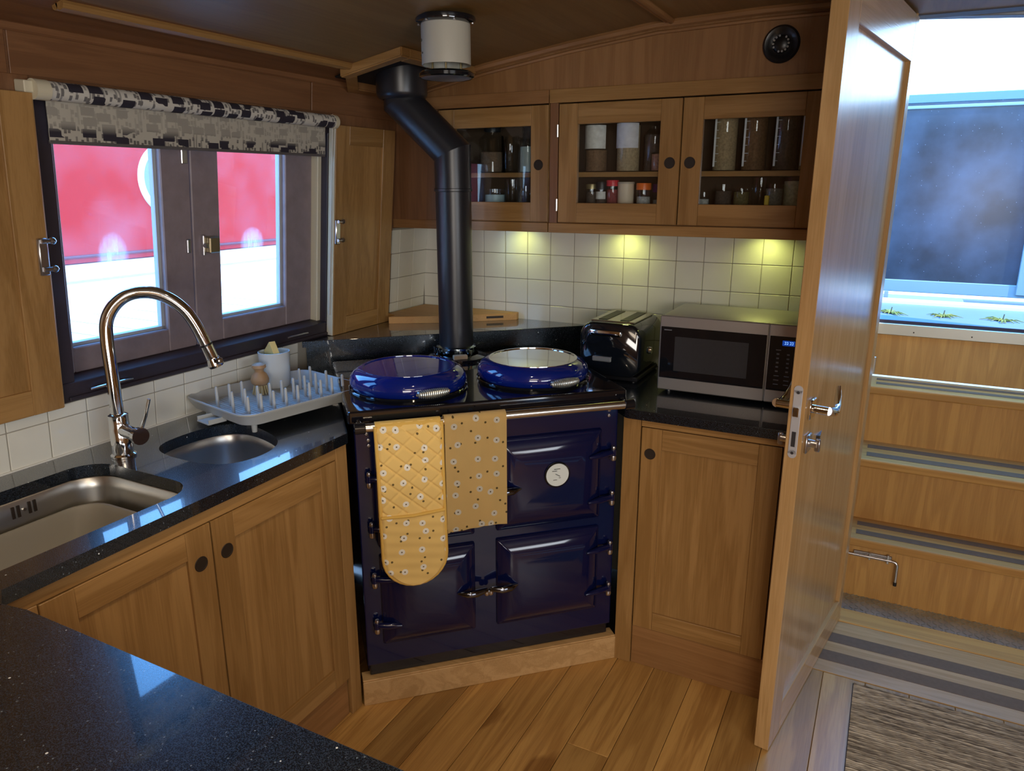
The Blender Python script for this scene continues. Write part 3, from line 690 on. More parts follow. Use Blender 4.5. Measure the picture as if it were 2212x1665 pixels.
nz = MB().cyl(e1 - dd * .004, e1 + dd * .014, .0170, .0200).cyl(e1 + dd * .014, e1 + dd * .020, .0205, .0190).box(e1.x + .012, e1.x + .034, e1.y - .012, e1.y + .004, e1.z - .008, e1.z + .008, .003); nz.build('nozzle', CHROME, tp, smooth=40)
MB().cyl(e0 - dd * .002 + dd * .02, e0 + dd * .023, .0163).build('swivel_ring', BLACKPL, tp, smooth=40)
MB().cyl((tx + .015, ty, .972), (tx + .085, ty - .012, .972), .0175, .0175, 24).cyl((tx + .085, ty - .012, .972), (tx + .098, ty - .014, .972), .0215, .0215, 24).build('lever_hub', CHROME, tp, smooth=40)
MB().tube([(tx + .088, ty - .003, .985), (tx + .098, ty + .006, 1.02), (tx + .108, ty + .014, 1.062)], .0042, 10).build('lever', CHROME, tp, smooth=40)

# ------------------------------------------------------------------ drying rack on the worktop
RA = rad(-12.5)
dr = thing('dish_rack', 'pale blue-grey plastic draining tray with rows of pegs beside the small sink', 'dish rack', (-1.622, 1.595, .9005), RA, local=True)
RK = simple('pale_blue_grey_plastic', (.44, .45, .43), .38)
hw, hl = .172, .215      # half width (x), half length (y)
P = rrect(-hw, hw, -hl, hl, .05, 6)
b = MB(); rr = lambda k, z, d=0: [(x * (1 + d / hw if 0 else k), y * k, z) for x, y in P]
rg = [rr(.88, .026), rr(.93, .030), rr(.985, .056), rr(1.0, .060), rr(1.0, .064), rr(.985, .065), rr(.965, .060), rr(.915, .036), rr(.87, .033)]
R = [[b.bm.verts.new(p) for p in r] for r in rg]
for A, B in zip(R, R[1:]):
    for i in range(len(A)): b.bm.faces.new((A[i], A[(i + 1) % len(A)], B[(i + 1) % len(B)], B[i]))
b.bm.faces.new(R[0]); b.bm.faces.new(R[-1])
b.build('tray', RK, dr, smooth=35)
b = MB()
for i in range(34): b.box(-hw * .82, hw * .82, -hl * .84 + i * .0108, -hl * .84 + i * .0108 + .004, .0325, .0345)
b.build('tray_ribs', RK, dr, kind='stuff')
first = None
for ix, xx in enumerate((-.055, .030, .112)):
    for iy in range(9):
        yy = -.165 + iy * .0405
        if ix == 0 and 3 <= iy <= 6: continue
        if first is None:
            first = MB().lathe([(.0052, .033), (.0044, .096), (.003, .100), (0, .1005)], 8, Matrix.Translation((0, 0, 0))).build('peg', RK, dr, smooth=40); q = first
        else: q = first.copy(); COL.objects.link(q)
        q.location = (xx, yy, 0)
for sx_, sy_ in ((-1, -1), (1, -1), (1, 1), (-1, 1)): MB().lathe([(.007, 0), (.009, .030)], 12, Matrix.Translation((sx_ * .125, sy_ * .16, 0))).build('foot', RK, dr)
MB().prism([(-.03, -.245), (.03, -.245), (.024, -.185), (-.024, -.185)], .020, .024).box(-.032, -.028, -.243, -.19, .02, .034).box(.028, .032, -.243, -.19, .02, .034).build('drain_spout', RK, dr)
# cup with sponge, brush
def RP(x, y): c, s = math.cos(RA), math.sin(RA); return (-1.622 + x * c - y * s, 1.595 + x * s + y * c)
zt = .9005 + .035
ux, uy = -1.742, 1.712
b = MB().lathe([(0, 0), (.040, 0), (.043, .004), (.050, .115), (.047, .1155), (.040, .008), (0, .006)], 32, Matrix.Translation((ux, uy, zt)))
tag(b.build('utensil_cup', simple('white_ceramic', (.62, .65, .64), .25), smooth=40), 'white cup holding a yellow sponge on the draining tray', 'cup')
b = MB((Vector((ux - .004, uy - .004, zt + .012)), Vector((.83, -.30, 0)).normalized(), Vector((.30, .83, 0)).normalized(), Vector((0, 0, 1))))
vs = [(-.030, 0), (.030, 0), (.034, .100), (.006, .136), (-.034, .102)]
f0 = [b.bm.verts.new((x, -.010, z)) for x, z in vs]; f1 = [b.bm.verts.new((x, .010, z)) for x, z in vs]
b.bm.faces.new(f0); b.bm.faces.new(f1)
for i in range(5): b.bm.faces.new((f0[i], f0[(i + 1) % 5], f1[(i + 1) % 5], f1[i]))
b._x(f0 + f1)
tag(b.build('sponge', simple('yellow_sponge', (.85, .62, .22), .95, bump=1.0, bscale=300)), 'pale yellow sponge sticking up out of the white cup', 'sponge')
bx_, by_ = -1.715, 1.618
br = thing('scrubbing_brush', 'small wooden pot brush with pale bristles standing in front of the cup', 'brush', (bx_, by_, zt))
MB().lathe([(0, .030), (.020, .030), (.027, .038), (.028, .048), (.022, .064), (.013, .072), (.015, .080), (.022, .085), (.021, .094), (.010, .099), (0, .100)], 24, Matrix.Translation((bx_, by_, zt))).build('brush_handle', simple('turned_beech', (.42, .25, .12), .5), br, smooth=50)
b = MB()
for i in range(46):
    a = i * 2.4; r = .0235 * math.sqrt(i / 46)
    b.cyl((bx_ + r * 1.15 * math.cos(a), by_ + r * 1.15 * math.sin(a), zt + .001), (bx_ + r * .8 * math.cos(a), by_ + r * .8 * math.sin(a), zt + .031), .0019, n=5)
b.build('bristles', simple('pale_bristle', (.52, .44, .25), .8), br, kind='stuff')

# ------------------------------------------------------------------ range cooker (local frame: x along the front, y inward, z up)
AO = Vector((-1.298, 1.524, 0)); AR = math.atan2(.6934, .7205)
def SW(s, d, z): return Vector((-1.298 + .7205 * s - .6934 * d, 1.524 + .6934 * s + .7205 * d, z))
ck = thing('range_cooker', 'navy enamel cast-iron range cooker with two round hob lids', 'cooker', AO, AR, local=True)
k = lambda *a, n='body', m=NAVY, bev=.004, seg=2, par=ck: MB().box(*a, bev, seg).build(n, m, par)
k(.022, .828, .030, .60, .105, .925)
k(.025, .825, .024, .58, .089, .150, n='base_plinth', m=BLACKGL)
k(.0, .842, -.022, .615, .928, .965, n='top_plate', m=simple('black_enamel_top', (.006, .006, .009), .07, coat=.6), bev=.008, seg=3)
k(.018, .832, .014, .030, .130, .925, n='front_frame', m=NAVY)
def oven_door(a0, a1, c0, c1, n='oven_door'):
    b = MB(); cw = .040
    rings = [(0, .014, 0), (0, .006, 0), (.005, .001, 0), (.052, -.018, 0), (.075, -.022, 0), (.11, -.0235, 0)]
    R = []
    for ins, y, _ in rings:
        R.append([b.bm.verts.new(v) for v in ((a0 + ins, y, c0 + ins), (a1 - ins, y, c0 + ins), (a1 - ins, y, c1 - ins * 1.0), (a0 + ins, y, c1 - ins * 1.0))])
    for A, B in zip(R, R[1:]):
        for i in range(4): b.bm.faces.new((A[i], A[(i + 1) % 4], B[(i + 1) % 4], B[i]))
    b.bm.faces.new(R[0]); b.bm.faces.new(R[-1])
    bmesh.ops.bevel(b.bm, geom=[e for e in b.bm.edges], offset=.0022, segments=2, affect='EDGES')
    return b.build(n, NAVY, ck, smooth=30)
doors = [oven_door(.432, .775, .535, .835), oven_door(.432, .775, .205, .505), oven_door(.070, .362, .535, .835), oven_door(.070, .362, .205, .505)]
# hinges: arm on the door, pivot balls on the frame
for side, dA, dB, zs in ((1, .725, .812, (.752, .600, .425, .275)), (-1, .125, .052, (.752, .595, .430, .275))):
    for i, z in enumerate(zs):
        b = MB().tube([(dA, -.018, z), ((dA + dB) / 2, -.014, z + .003), (dB, -.004, z + .004)], [.006, .011, .009], 10)
        hg = b.build('hinge_arm', NAVY, ck, smooth=50)
        MB().cyl((dB, -.004, z - .006), (dB, -.004, z + .014), .0095, n=14).build('hinge_barrel', NAVY, hg, smooth=40)
        MB().lathe([(0, .026), (.006, .024), (.0075, .019), (.0065, .014)], 12, Matrix.Translation((dB, -.004, z))).build('hinge_pin', NICKEL, hg, smooth=40)
        MB().lathe([(0, -.024), (.008, -.022), (.010, -.015), (.008, -.006)], 12, Matrix.Translation((dB, -.004, z))).build('hinge_pin', NICKEL, hg, smooth=40)
for x, z in ((.052, .905), (.052, .888), (.800, .892), (.800, .874), (.057, .868), (.057, .852)):
    MB().lathe([(0, .006), (.005, .005), (.007, 0)], 10, Matrix.Translation((x, .014, z)) @ Matrix.Rotation(rad(90), 4, 'X')).build('frame_screw', NICKEL, ck, smooth=40)
# latches
for a0, a1, z in ((.405, .492, .352), (.300, .392, .352), (.405, .502, .676)):
    am = (a0 + a1) / 2; inner = a0 if a0 > .4 else a1; tip = a1 if a0 > .4 else a0
    b = MB().tube([(inner, -.020, z), (inner * .6 + tip * .4, -.034, z + .001), (inner * .3 + tip * .7, -.034, z + .002), (tip, -.022, z + .003)], [.008, .0125, .011, .003], 12)
    lt_ = b.build('latch_handle', simple('polished_blue_steel', (.18, .20, .26), .08, 1.0), ck, smooth=50)
    MB().lathe([(0, -.021), (.007, -.019), (.0095, -.012), (.007, -.003)], 12, Matrix.Translation((inner, -.018, z))).build('latch_knob', NICKEL, lt_, smooth=40)
# gauge
gx, gz = .617, .712
Mg = Matrix.Translation((gx, -.0235, gz)) @ Matrix.Rotation(rad(90), 4, 'X')
g = MB().lathe([(.040, -.004), (.042, .003), (.038, .007), (.0365, .005)], 36, Mg).build('gauge_bezel', BLACKGL, ck, smooth=40)
MB().lathe([(0, .005), (.0365, .005)], 36, Mg).build('gauge_face', simple('gauge_white', (.72, .78, .76), .3), g)
b = MB((Vector((gx, -.0293, gz)), Vector((1, 0, 0)), Vector((0, -1, 0)), Vector((0, 0, 1))))
b.box(-.008, .009, 0, .0006, -.0008, .0008); 
b2 = b.bm.verts[:]; bmesh.ops.rotate(b.bm, verts=b2, cent=(gx, -.0293, gz), matrix=Matrix.Rotation(rad(30), 3, 'Y'))
b.box(-.018, -.002, 0, .0006, .013, .0146).box(-.012, .008, 0, .0006, .019, .0205).box(-.014, -.002, 0, .0006, -.016, -.0148).box(.004, .010, 0, .0006, -.010, -.0088)
b.build('gauge_marks', BLACKPL, g)
# rail
MB().cyl((.030, -.052, .926), (.835, -.052, .926), .0125, n=20).build('towel_rail', simple('satin_chrome', (.80, .79, .74), .26, 1.0), ck, smooth=40)
for x in (.030, .835): MB().cyl((x, -.052, .926), (x, .016, .926), .012, n=16).lathe([(.012, -.016), (.016, -.014), (.016, .014), (.012, .016)], 16, Matrix.Translation((x, -.052, .926)) @ Matrix.Rotation(rad(90), 4, 'Y')).build('rail_bracket', BLACKGL, ck, smooth=40)
# lids
def lid(s, lbl, topm, rimm, ring):
    prof = [(.150, .966), (.170, .968), (.178, .978), (.180, .992), (.176, 1.008), (.166, 1.020), (.150, 1.028), (.143, 1.030)]
    M = Matrix.Translation((s, .205, 0))
    o = MB().lathe(prof, 56, M).build('hob_lid', BLUE, ck, smooth=60, label=lbl)
    MB().lathe([(.1435, 1.028), (.143, 1.0315), (.138, 1.0315), (.1375, 1.0285)], 56, M).build('lid_rim', rimm, o, smooth=60)
    MB().lathe([(.138, 1.0285), (.120, 1.0295), (.06, 1.0305), (0, 1.031)], 56, M).build('lid_top', topm, o, smooth=60)
    MB().lathe([(.181, .9655), (.183, .972), (.181, .974)], 56, M).build('lid_ring', BLACKGL, o, smooth=60)
    # coil spring handle at the front
    b = MB(); pts = []
    hx0, hx1 = s - .005, s + .090
    for i in range(16 * 10 + 1):
        t = i / 160; a = t * 16 * 2 * PI; x = hx0 + (hx1 - hx0) * t
        yb = .205 - math.sqrt(max(.0, .196 ** 2 - (x - s) ** 2))
        rr_ = .0125 * (0.55 + 0.45 * math.sin(PI * t))
        pts.append((x, yb + rr_ * math.cos(a), .990 + rr_ * math.sin(a)))
    b.tube(pts, .0026, 5).build('spring_handle', simple('spring_steel', (.72, .76, .74), .35, .9), o, smooth=60)
    MB().tube([(hx0, .205 - math.sqrt(.196 ** 2 - (hx0 - s) ** 2), .990), (hx0 - .006, .205 - .165, .992)], .005, 8).tube([(hx1, .205 - math.sqrt(.196 ** 2 - (hx1 - s) ** 2), .990), (hx1 - .012, .205 - .120, .992)], .005, 8).build('handle_bracket', CHROME, o, smooth=60)
    # hinge at the back
    MB().box(s - .05, s + .05, .385, .405, .966, .998, .004).cyl((s - .06, .400, .990), (s + .06, .400, .990), .008).build('lid_hinge', CHROME, o, smooth=40)
lid(.207, 'royal blue lid with a blue enamel top', BLUE, BLUE, True)
lid(.612, 'royal blue lid with a mirror steel top', CHROME, CHROME, True)
MB().box(.405, .455, .455, .475, .966, .992, .002).build('beige_vent_block', simple('beige_block', (.60, .48, .33), .5), ck)
MB().lathe([(.105, .966), (.105, .975), (.085, .980), (.074, .982)], 40, Matrix.Translation((.440, .545, 0))).build('flue_base', BLACKGL, ck, smooth=40)
# oak plinth under the cooker
cpl = thing('cooker_plinth', 'low oak plinth board running along the floor under the range cooker front', 'plinth', AO)
pb = MB((AO, Vector((.7205, .6934, 0)), Vector((.6934, -.7205, 0)), Vector((0, 0, 1))))
pb.box(.0, .848, -.022, 0, 0, .083, .0015).build('front_board', oak('x', 'door', .45), cpl)
MB((AO, Vector((.7205, .6934, 0)), Vector((.6934, -.7205, 0)), Vector((0, 0, 1)))).box(.0, .848, -.05, -.004, .083, .088, .001).build('top_strip', oak('x', 'door', .45), cpl)
MB().prism([tuple(SW(.03, .03, 0).xy), tuple(SW(.82, .03, 0).xy), tuple(SW(.82, .55, 0).xy), tuple(SW(.03, .55, 0).xy)], 0.0, .0825).build('base_deck', simple('cooker_base_wood', (.20, .11, .05), .7), cpl)

# flue pipe
fx, fy = -1.376, 2.24; ux_, uy_ = -1.547, 2.20
fp = thing('flue_pipe', 'matt black cranked flue pipe rising from the range cooker to the ceiling', 'flue', (fx, fy, .975))
FR = .0615
low = Vector((fx, fy, 1.672)); hi = Vector((ux_, uy_, 1.838))
Z = Vector((0, 0, 1)); dm = (hi - low).normalized()
def mitred(p0, n0, p1, n1, n, r=FR, seg=44):
    """pipe p0-p1 whose ends are cut by planes with normals n0, n1 (mitre joints)"""
    d = (p1 - p0).normalized(); u = Vector((0, 1, 0)); u = (u - d * u.dot(d)).normalized(); w = d.cross(u)
    b = MB(); R = []
    for p, nn in ((p0, n0), (p1, n1)):
        ring = []
        for i in range(seg):
            a = 2 * PI * i / seg; q = p + (u * math.cos(a) + w * math.sin(a)) * r
            ring.append(b.bm.verts.new(q + d * ((p - q).dot(nn) / d.dot(nn))))
        R.append(ring)
    for i in range(seg): b.bm.faces.new((R[0][i], R[0][(i + 1) % seg], R[1][(i + 1) % seg], R[1][i]))
    b.bm.faces.new(R[0]); b.bm.faces.new(R[1])
    return b.build(n, FLUE, fp, smooth=30)
nm = (Z + dm).normalized()
mitred(Vector((fx, fy, .982)), Z, Vector((fx, fy, 1.55)), Z, 'lower_pipe')
mitred(Vector((fx, fy, 1.5505)), Z, low, nm, 'lower_elbow', FR + .001)
mitred(low, nm, hi, nm, 'sloping_pipe', FR + .001)
mitred(hi, nm, Vector((ux_, uy_, 1.88)), Z, 'upper_elbow', FR + .001)
MB().lathe([(FR + .004, 0), (.078, .004), (.084, .012), (.086, .02), (.086, .105), (.06, .11)], 40, Matrix.Translation((ux_, uy_, 1.845))).build('collar', FLUE, fp, smooth=40)
MB().lathe([(FR, 0), (FR + .004, .002), (FR + .004, .010), (FR, .012)], 40, Matrix.Translation((fx, fy, 1.545))).build('pipe_joint', FLUE, fp, smooth=40)
MB().lathe([(FR, 0), (.072, 0), (.074, .008), (.072, .022), (FR, .026)], 40, Matrix.Translation((fx, fy, .982))).build('base_collar', simple('blued_chrome', (.35, .42, .46), .12, 1.0), fp, smooth=40)
for a in (200, 225, 250, 310, 340):
    x = fx + .082 * math.cos(rad(a)); yy = fy + .082 * math.sin(rad(a))
    MB().cyl((x, yy, .976), (x, yy, .998), .005, n=8).build('collar_bolt', CHROME, fp, smooth=40)

# oven mitt on the rail
def mitt():
    t = thing('oven_glove', 'mustard quilted double oven glove hanging at the left of the cooker rail', 'oven glove', AO, AR, local=True)
    W0 = .092; cxs = .162; top = .938; bot = .440
    b = MB(); NU, NV = 84, 180; g = []
    for j in range(NV + 1):
        z = top - (top - bot) * j / NV
        w = W0
        if z < bot + W0: w = math.sqrt(max(1e-6, W0 ** 2 - (bot + W0 - z) ** 2))
        row = []
        cc = cxs - (top - z) * -.008
        for i in range(NU + 1):
            u = -1 + 2 * i / NU; x = cc + u * w
            edge = min(1, (1 - abs(u)) * w / .010); eb = min(1, max(0, (w > .004) * 1.0))
            puff = .010 * min(1, edge) ** .5
            if z > .668:
                d1 = abs(((x * .9 + z) / .050) % 1 - .5) * 2; d2 = abs(((x * .9 - z) / .062) % 1 - .5) * 2
                q = min(1, (1 - d1) / .30) ** .5 * min(1, (1 - d2) / .30 + .12) ** .5
                puff += .0065 * (q - .75)
            else: puff += .004 + .0007 * math.sin(z * 190 + x * 30) + .0006 * math.sin(z * 75 - x * 40)
            yy = -.0665 - puff
            if z > .918: yy = -.0665 - puff * .6 + (z - .918) * .55
            row.append((x, yy, z))
        g.append(row)
    F = [[b.bm.verts.new(p) for p in r] for r in g]
    Bk = [[b.bm.verts.new((p[0], -.0655 + (max(0, p[2] - .918) * .55), p[2])) for p in r] for r in g]
    for j in range(NV):
        for i in range(NU):
            b.bm.faces.new((F[j][i], F[j][i + 1], F[j + 1][i + 1], F[j + 1][i])); b.bm.faces.new((Bk[j][i], Bk[j + 1][i], Bk[j + 1][i + 1], Bk[j][i + 1]))
    for j in range(NV):
        for i in (0, NU): b.bm.faces.new((F[j][i], F[j + 1][i], Bk[j + 1][i], Bk[j][i]))
    for i in range(NU):
        for j in (0, NV): b.bm.faces.new((F[j][i], F[j][i + 1], Bk[j][i + 1], Bk[j][i]))
    b.build('quilted_body', fabric_print('mustard_quilt_print', (.84, .58, .20)), t, smooth=60)
    BIND = simple('mustard_binding', (.74, .46, .10), .8)
    pts = [(cxs - W0, -.066, top - .006), (cxs - W0 + .002, -.071, .80), (cxs - W0 + .003, -.071, .65)]
    for a in range(180, 361, 12): pts.append((cxs + .004 + W0 * math.cos(rad(a)), -.071, bot + W0 + W0 * math.sin(rad(a))))
    pts += [(cxs + W0 + .002, -.071, .65), (cxs + W0, -.071, .80), (cxs + W0, -.066, top - .006)]
    MB().tube(pts, .0055, 8).build('binding', BIND, t, smooth=60)
    MB().tube([(cxs - W0 + .003, -.078, .664), (cxs, -.082, .662), (cxs + W0, -.078, .668)], .005, 8).build('pocket_hem', BIND, t, smooth=60)
    # part going over the rail
    b = MB(); n = 9
    for k0 in range(n):
        a0 = rad(180 * k0 / n); a1 = rad(180 * (k0 + 1) / n)
        q = [(cxs - W0, -.052 - .0155 * math.cos(a0), .926 + .0155 * math.sin(a0)), (cxs + W0 - .002, -.052 - .0155 * math.cos(a0), .926 + .0155 * math.sin(a0)), (cxs + W0 - .002, -.052 - .0155 * math.cos(a1), .926 + .0155 * math.sin(a1)), (cxs - W0, -.052 - .0155 * math.cos(a1), .926 + .0155 * math.sin(a1))]
        b.bm.faces.new([b.bm.verts.new(v) for v in q])
    q = [(cxs - W0, -.0365, .926), (cxs + W0 - .002, -.0365, .926), (cxs + W0 - .002, -.033, .60), (cxs - W0, -.033, .60)]
    b.bm.faces.new([b.bm.verts.new(v) for v in q])
    bmesh.ops.remove_doubles(b.bm, verts=b.bm.verts, dist=1e-5)
    bmesh.ops.solidify(b.bm, geom=list(b.bm.faces), thickness=.003)
    b.build('back_layer', BIND, t)
mitt()
def towel():
    t = thing('tea_towel', 'mustard tea towel printed with daisies folded over the cooker rail', 'tea towel', AO, AR, local=True)
    def sheet(x0, x1, zb, y0, name, tilt=0.0, extra=0.0):
        b = MB(); NU = 20; rows = []
        zs = [.926 - (.926 - zb) * i / 16 for i in range(16, -1, -1)]
        path = [(y0, z) for z in zs] + [(-.052 - (.0140 + extra) * math.cos(rad(a)), .926 + (.0140 + extra) * math.sin(rad(a))) for a in range(15, 181, 15)] + [(-.052 + .0140 + extra, z) for z in (.90, .80, zb + .02)]
        for (yy, z) in path:
            rows.append([b.bm.verts.new((x0 + (x1 - x0) * i / NU, yy + .0018 * math.sin(i * .9 + z * 9) * (1 if yy < -.06 else 0), z + (tilt * (i / NU) if z < .8 and yy < -.06 else 0))) for i in range(NU + 1)])
        for A, B in zip(rows, rows[1:]):
            for i in range(NU): b.bm.faces.new((A[i], A[i + 1], B[i + 1], B[i]))
        bmesh.ops.solidify(b.bm, geom=list(b.bm.faces), thickness=.0022)
        return b.build(name, FABT, t, smooth=60)
    FABT = fabric_print('mustard_towel_print', (.86, .63, .26))
    sheet(.262, .443, .600, -.0710, 'front_layer', tilt=-.006, extra=.0045)
    sheet(.264, .404, .585, -.0660, 'under_layer', tilt=.010, extra=-.0005)
towel()

# ------------------------------------------------------------------ toaster and microwave
ts = thing('toaster', 'black two-slot toaster with chrome slots beside the microwave', 'toaster', (-.848, 2.52, .9))
DKT = simple('dark_toaster_enamel', (.006, .008, .012), .07, coat=.8)
def rounded_body(x0, x1, y0, y1, z0, z1, r, n, mat, par, taper=.0):
    b = MB(); prof = rrect(0, 1, 0, 1, .001)
    pts = []
    for px_, pz_ in rrect(x0, x1, z0, z1, r, 6): pts.append((px_, pz_))
    A = []
    for (yy, k_) in ((y0, .93), (y0 + .006, .975), (y0 + .02, 1.0), (y1 - .02, 1.0), (y1 - .006, .975), (y1, .93)):
        cxm, czm = (x0 + x1) / 2, (z0 + z1) / 2
        A.append([b.bm.verts.new((cxm + (p[0] - cxm) * k_, yy, czm + (p[1] - czm) * k_)) for p in pts])
    for P_, Q_ in zip(A, A[1:]):
        for i in range(len(P_)): b.bm.faces.new((P_[i], P_[(i + 1) % len(P_)], Q_[(i + 1) % len(Q_)], Q_[i]))
    b.bm.faces.new(A[0]); b.bm.faces.new(A[-1])
    return b.build(n, mat, par, smooth=50)
rounded_body(-.957, -.733, 2.39, 2.66, .915, 1.106, .048, 'body', DKT, ts)
MB().box(-.950, -.742, 2.40, 2.65, .903, .920, .004).build('base', BLACKPL, ts)
MB().box(-.925, -.765, 2.415, 2.64, 1.104, 1.110, .002).build('top_plate', simple('champagne_steel', (.55, .53, .44), .25, 1.0), ts)
for x in (-.885, -.805): MB().box(x - .017, x + .017, 2.43, 2.625, 1.1095, 1.112, .001).build('slot', simple('slot_dark', (.02, .018, .012), .5), ts)
MB().box(-.915, -.800, 2.378, 2.391, 1.060, 1.082, .006, 2).build('carriage_handle', CHROME, ts, smooth=40)
MB().box(-.905, -.835, 2.384, 2.392, .968, .986, .003).build('badge_strip', simple('light_satin_steel', (.75, .76, .75), .3, .8), ts)
MB().lathe([(0, .012), (.012, .011), (.014, 0)], 20, Matrix.Translation((-.735, 2.50, 1.0)) @ Matrix.Rotation(rad(90), 4, 'Y')).build('dial', CHROME, ts, smooth=40)
for x, yy in ((-.93, 2.42), (-.76, 2.42), (-.93, 2.63), (-.76, 2.63)): MB().cyl((x, yy, .9), (x, yy, .905), .012, n=12).build('foot', BLACKPL, ts)

mw = thing('microwave', 'silver and black microwave oven standing on the right worktop', 'microwave', (-.42, 2.46, .9))
SIL = simple('silver_case', (.50, .48, .46), .38, .75)
MB().box(-.648, -.195, 2.345, 2.62, .912, 1.158, .004, 2).build('case', SIL, mw, smooth=30)
MB().box(-.650, -.310, 2.328, 2.346, .912, 1.160, .003).build('front_frame', SIL, mw)
MB().box(-.309, -.193, 2.328, 2.346, .912, 1.160, .003).build('front_frame', SIL, mw)
MB().box(-.645, -.314, 2.3255, 2.330, .953, 1.124, .001).build('oven_door', BLACKGL, mw)
MB().box(-.305, -.197, 2.3255, 2.330, .953, 1.124, .001).build('control_panel', BLACKGL, mw)
MB().box(-.598, -.366, 2.3248, 2.3262, .980, 1.094).build('door_window', simple('microwave_mesh_window', (.045, .045, .048), .22, noise=.1, nscale=90), mw)
MB().box(-.268, -.232, 2.3246, 2.3258, 1.096, 1.112, .001).build('display', simple('blue_display', (.01, .03, .12), .2, emis=(.01, .06, .35), es=.7), mw)
dg = MB()
for i, ch in enumerate(('18', '45')):
    for j in range(2):
        x = -.262 + i * .015 + j * .006
        dg.box(x, x + .004, 2.3240, 2.3248, 1.1005, 1.1015).box(x, x + .004, 2.3240, 2.3248, 1.1075, 1.1085).box(x + .003, x + .004, 2.3240, 2.3248, 1.1005, 1.1085)
dg.build('display_digits', simple('display_digits_blue', (.2, .4, .8), .3, emis=(.25, .5, 1.0), es=1.3), mw)
KEY = simple('key_grey', (.16, .16, .17), .45)
for r_ in range(9):
    for c_ in range(3):
        if r_ == 0 and c_ == 1: continue
        z = 1.080 - r_ * .0135; x = -.285 + c_ * .030
        if r_ in (1, 2, 3, 4, 5): MB().box(x + .003, x + .011, 2.3248, 2.3258, z, z + .005, .0005).build('key', KEY, mw)
        else: MB().box(x, x + .015, 2.3248, 2.3258, z, z + .003, .0005).build('key', KEY, mw)
MB().box(-.635, -.610, 2.3246, 2.3256, 1.112, 1.1155).build('maker_badge', KEY, mw)
for x, yy in ((-.62, 2.37), (-.23, 2.37), (-.62, 2.59), (-.23, 2.59)): MB().cyl((x, yy, .9), (x, yy, .913), .012, n=12).build('foot', BLACKPL, mw)

# chopping board on the ledge
b = MB(); b.prism([(-1.745, 2.335), (-1.575, 2.44), (-1.335, 2.645), (-1.34, 2.672), (-1.80, 2.672), (-1.80, 2.39), (-1.745, 2.385)], 1.0375, 1.065, .003)
cb_ = thing('chopping_board', 'thick oak chopping board lying in the tiled corner behind the flue', 'chopping board', (-1.6, 2.55, 1.0375))
b.build('board', oak('x', 'board', .45), cb_)
vv = (Vector((-1.335, 2.645, 0)) - Vector((-1.575, 2.44, 0))).normalized()
MB((Vector((-1.575, 2.44, 1.0375)), vv, Vector((vv.y, -vv.x, 0)), Vector((0, 0, 1)))).box(.19, .26, -.001, .0012, .010, .019, .0005).build('hand_slot', HOLE, cb_)

# ------------------------------------------------------------------ wall cupboards
def wallcup(x0, x1, label):
    t = thing('wall_cupboard', label, 'cupboard', ((x0 + x1) / 2, YF + .1, 1.405))
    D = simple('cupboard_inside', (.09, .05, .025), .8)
    q = lambda *a, n='carcass', m=D, bev=.0: MB().box(*a, bev).build(n, m, t)
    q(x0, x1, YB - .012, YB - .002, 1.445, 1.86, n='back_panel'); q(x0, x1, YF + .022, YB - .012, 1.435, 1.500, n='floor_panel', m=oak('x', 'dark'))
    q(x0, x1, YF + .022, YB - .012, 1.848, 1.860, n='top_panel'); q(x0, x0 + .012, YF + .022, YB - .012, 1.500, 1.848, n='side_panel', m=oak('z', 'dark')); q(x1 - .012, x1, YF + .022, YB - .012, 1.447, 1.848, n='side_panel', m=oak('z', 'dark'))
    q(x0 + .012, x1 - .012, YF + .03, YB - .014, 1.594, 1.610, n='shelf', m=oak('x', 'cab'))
    return t
c1 = wallcup(-1.765, -1.103, 'left wall cupboard with one glazed door partly behind the flue')
c2 = wallcup(-1.101, -.11, 'right wall cupboard with two glazed oak doors above the microwave')
f = lambda par, *a, n='rail', m=None: MB(FU).box(*a, .001).build(n, m or oak('x'), par)
f(c1, -1.56, -1.104, -.02, 0.004, 1.405, 1.438, n='light_rail'); f(c2, -1.100, -.11, -.02, 0.004, 1.405, 1.438, n='light_rail')
f(c1, -1.775, -1.56, -.02, 0.000, 1.405, 1.438, n='light_rail', m=oak('x', 'dark'))
f(c1, -1.775, -1.104, -.02, 0.006, 1.835, 1.878, n='cornice', m=oak('x', 'dark')); f(c2, -1.100, -.11, -.02, .006, 1.835, 1.878, n='cornice')
f(c1, -1.775, -1.556, -.02, 0.0, 1.438, 1.835, n='blank_panel', m=oak('z', 'red'))
f(c1, -1.1035, -1.104 + .0, -.02, 0.0, 1.438, 1.835, n='edge')
f(c2, -1.100, -1.070, -.02, 0.0, 1.438, 1.835, n='stile', m=oak('z', 'red')); 
f(c2, -.212, -.11, -.02, 0.0, 1.438, 1.835, n='stile', m=oak('z', 'red'))
shaker(c1, FU, -1.550, -1.107, 1.4415, 1.831, stile=.066, rt=.066, rb=.066, glassy=True, hole=(-1.143, 1.635))
shaker(c2, FU, -1.066, -.645, 1.4415, 1.831, stile=.068, rt=.066, rb=.066, glassy=True, hole=(-.677, 1.636))
shaker(c2, FU, -.641, -.215, 1.4415, 1.831, stile=.064, rt=.066, rb=.066, glassy=True, hole=(-.612, 1.636))
for z in (1.50, 1.745): MB(FU).cyl((-1.069, .004, z - .02), (-1.069, .004, z + .02), .004, n=8).build('hinge', NICKEL, c2)
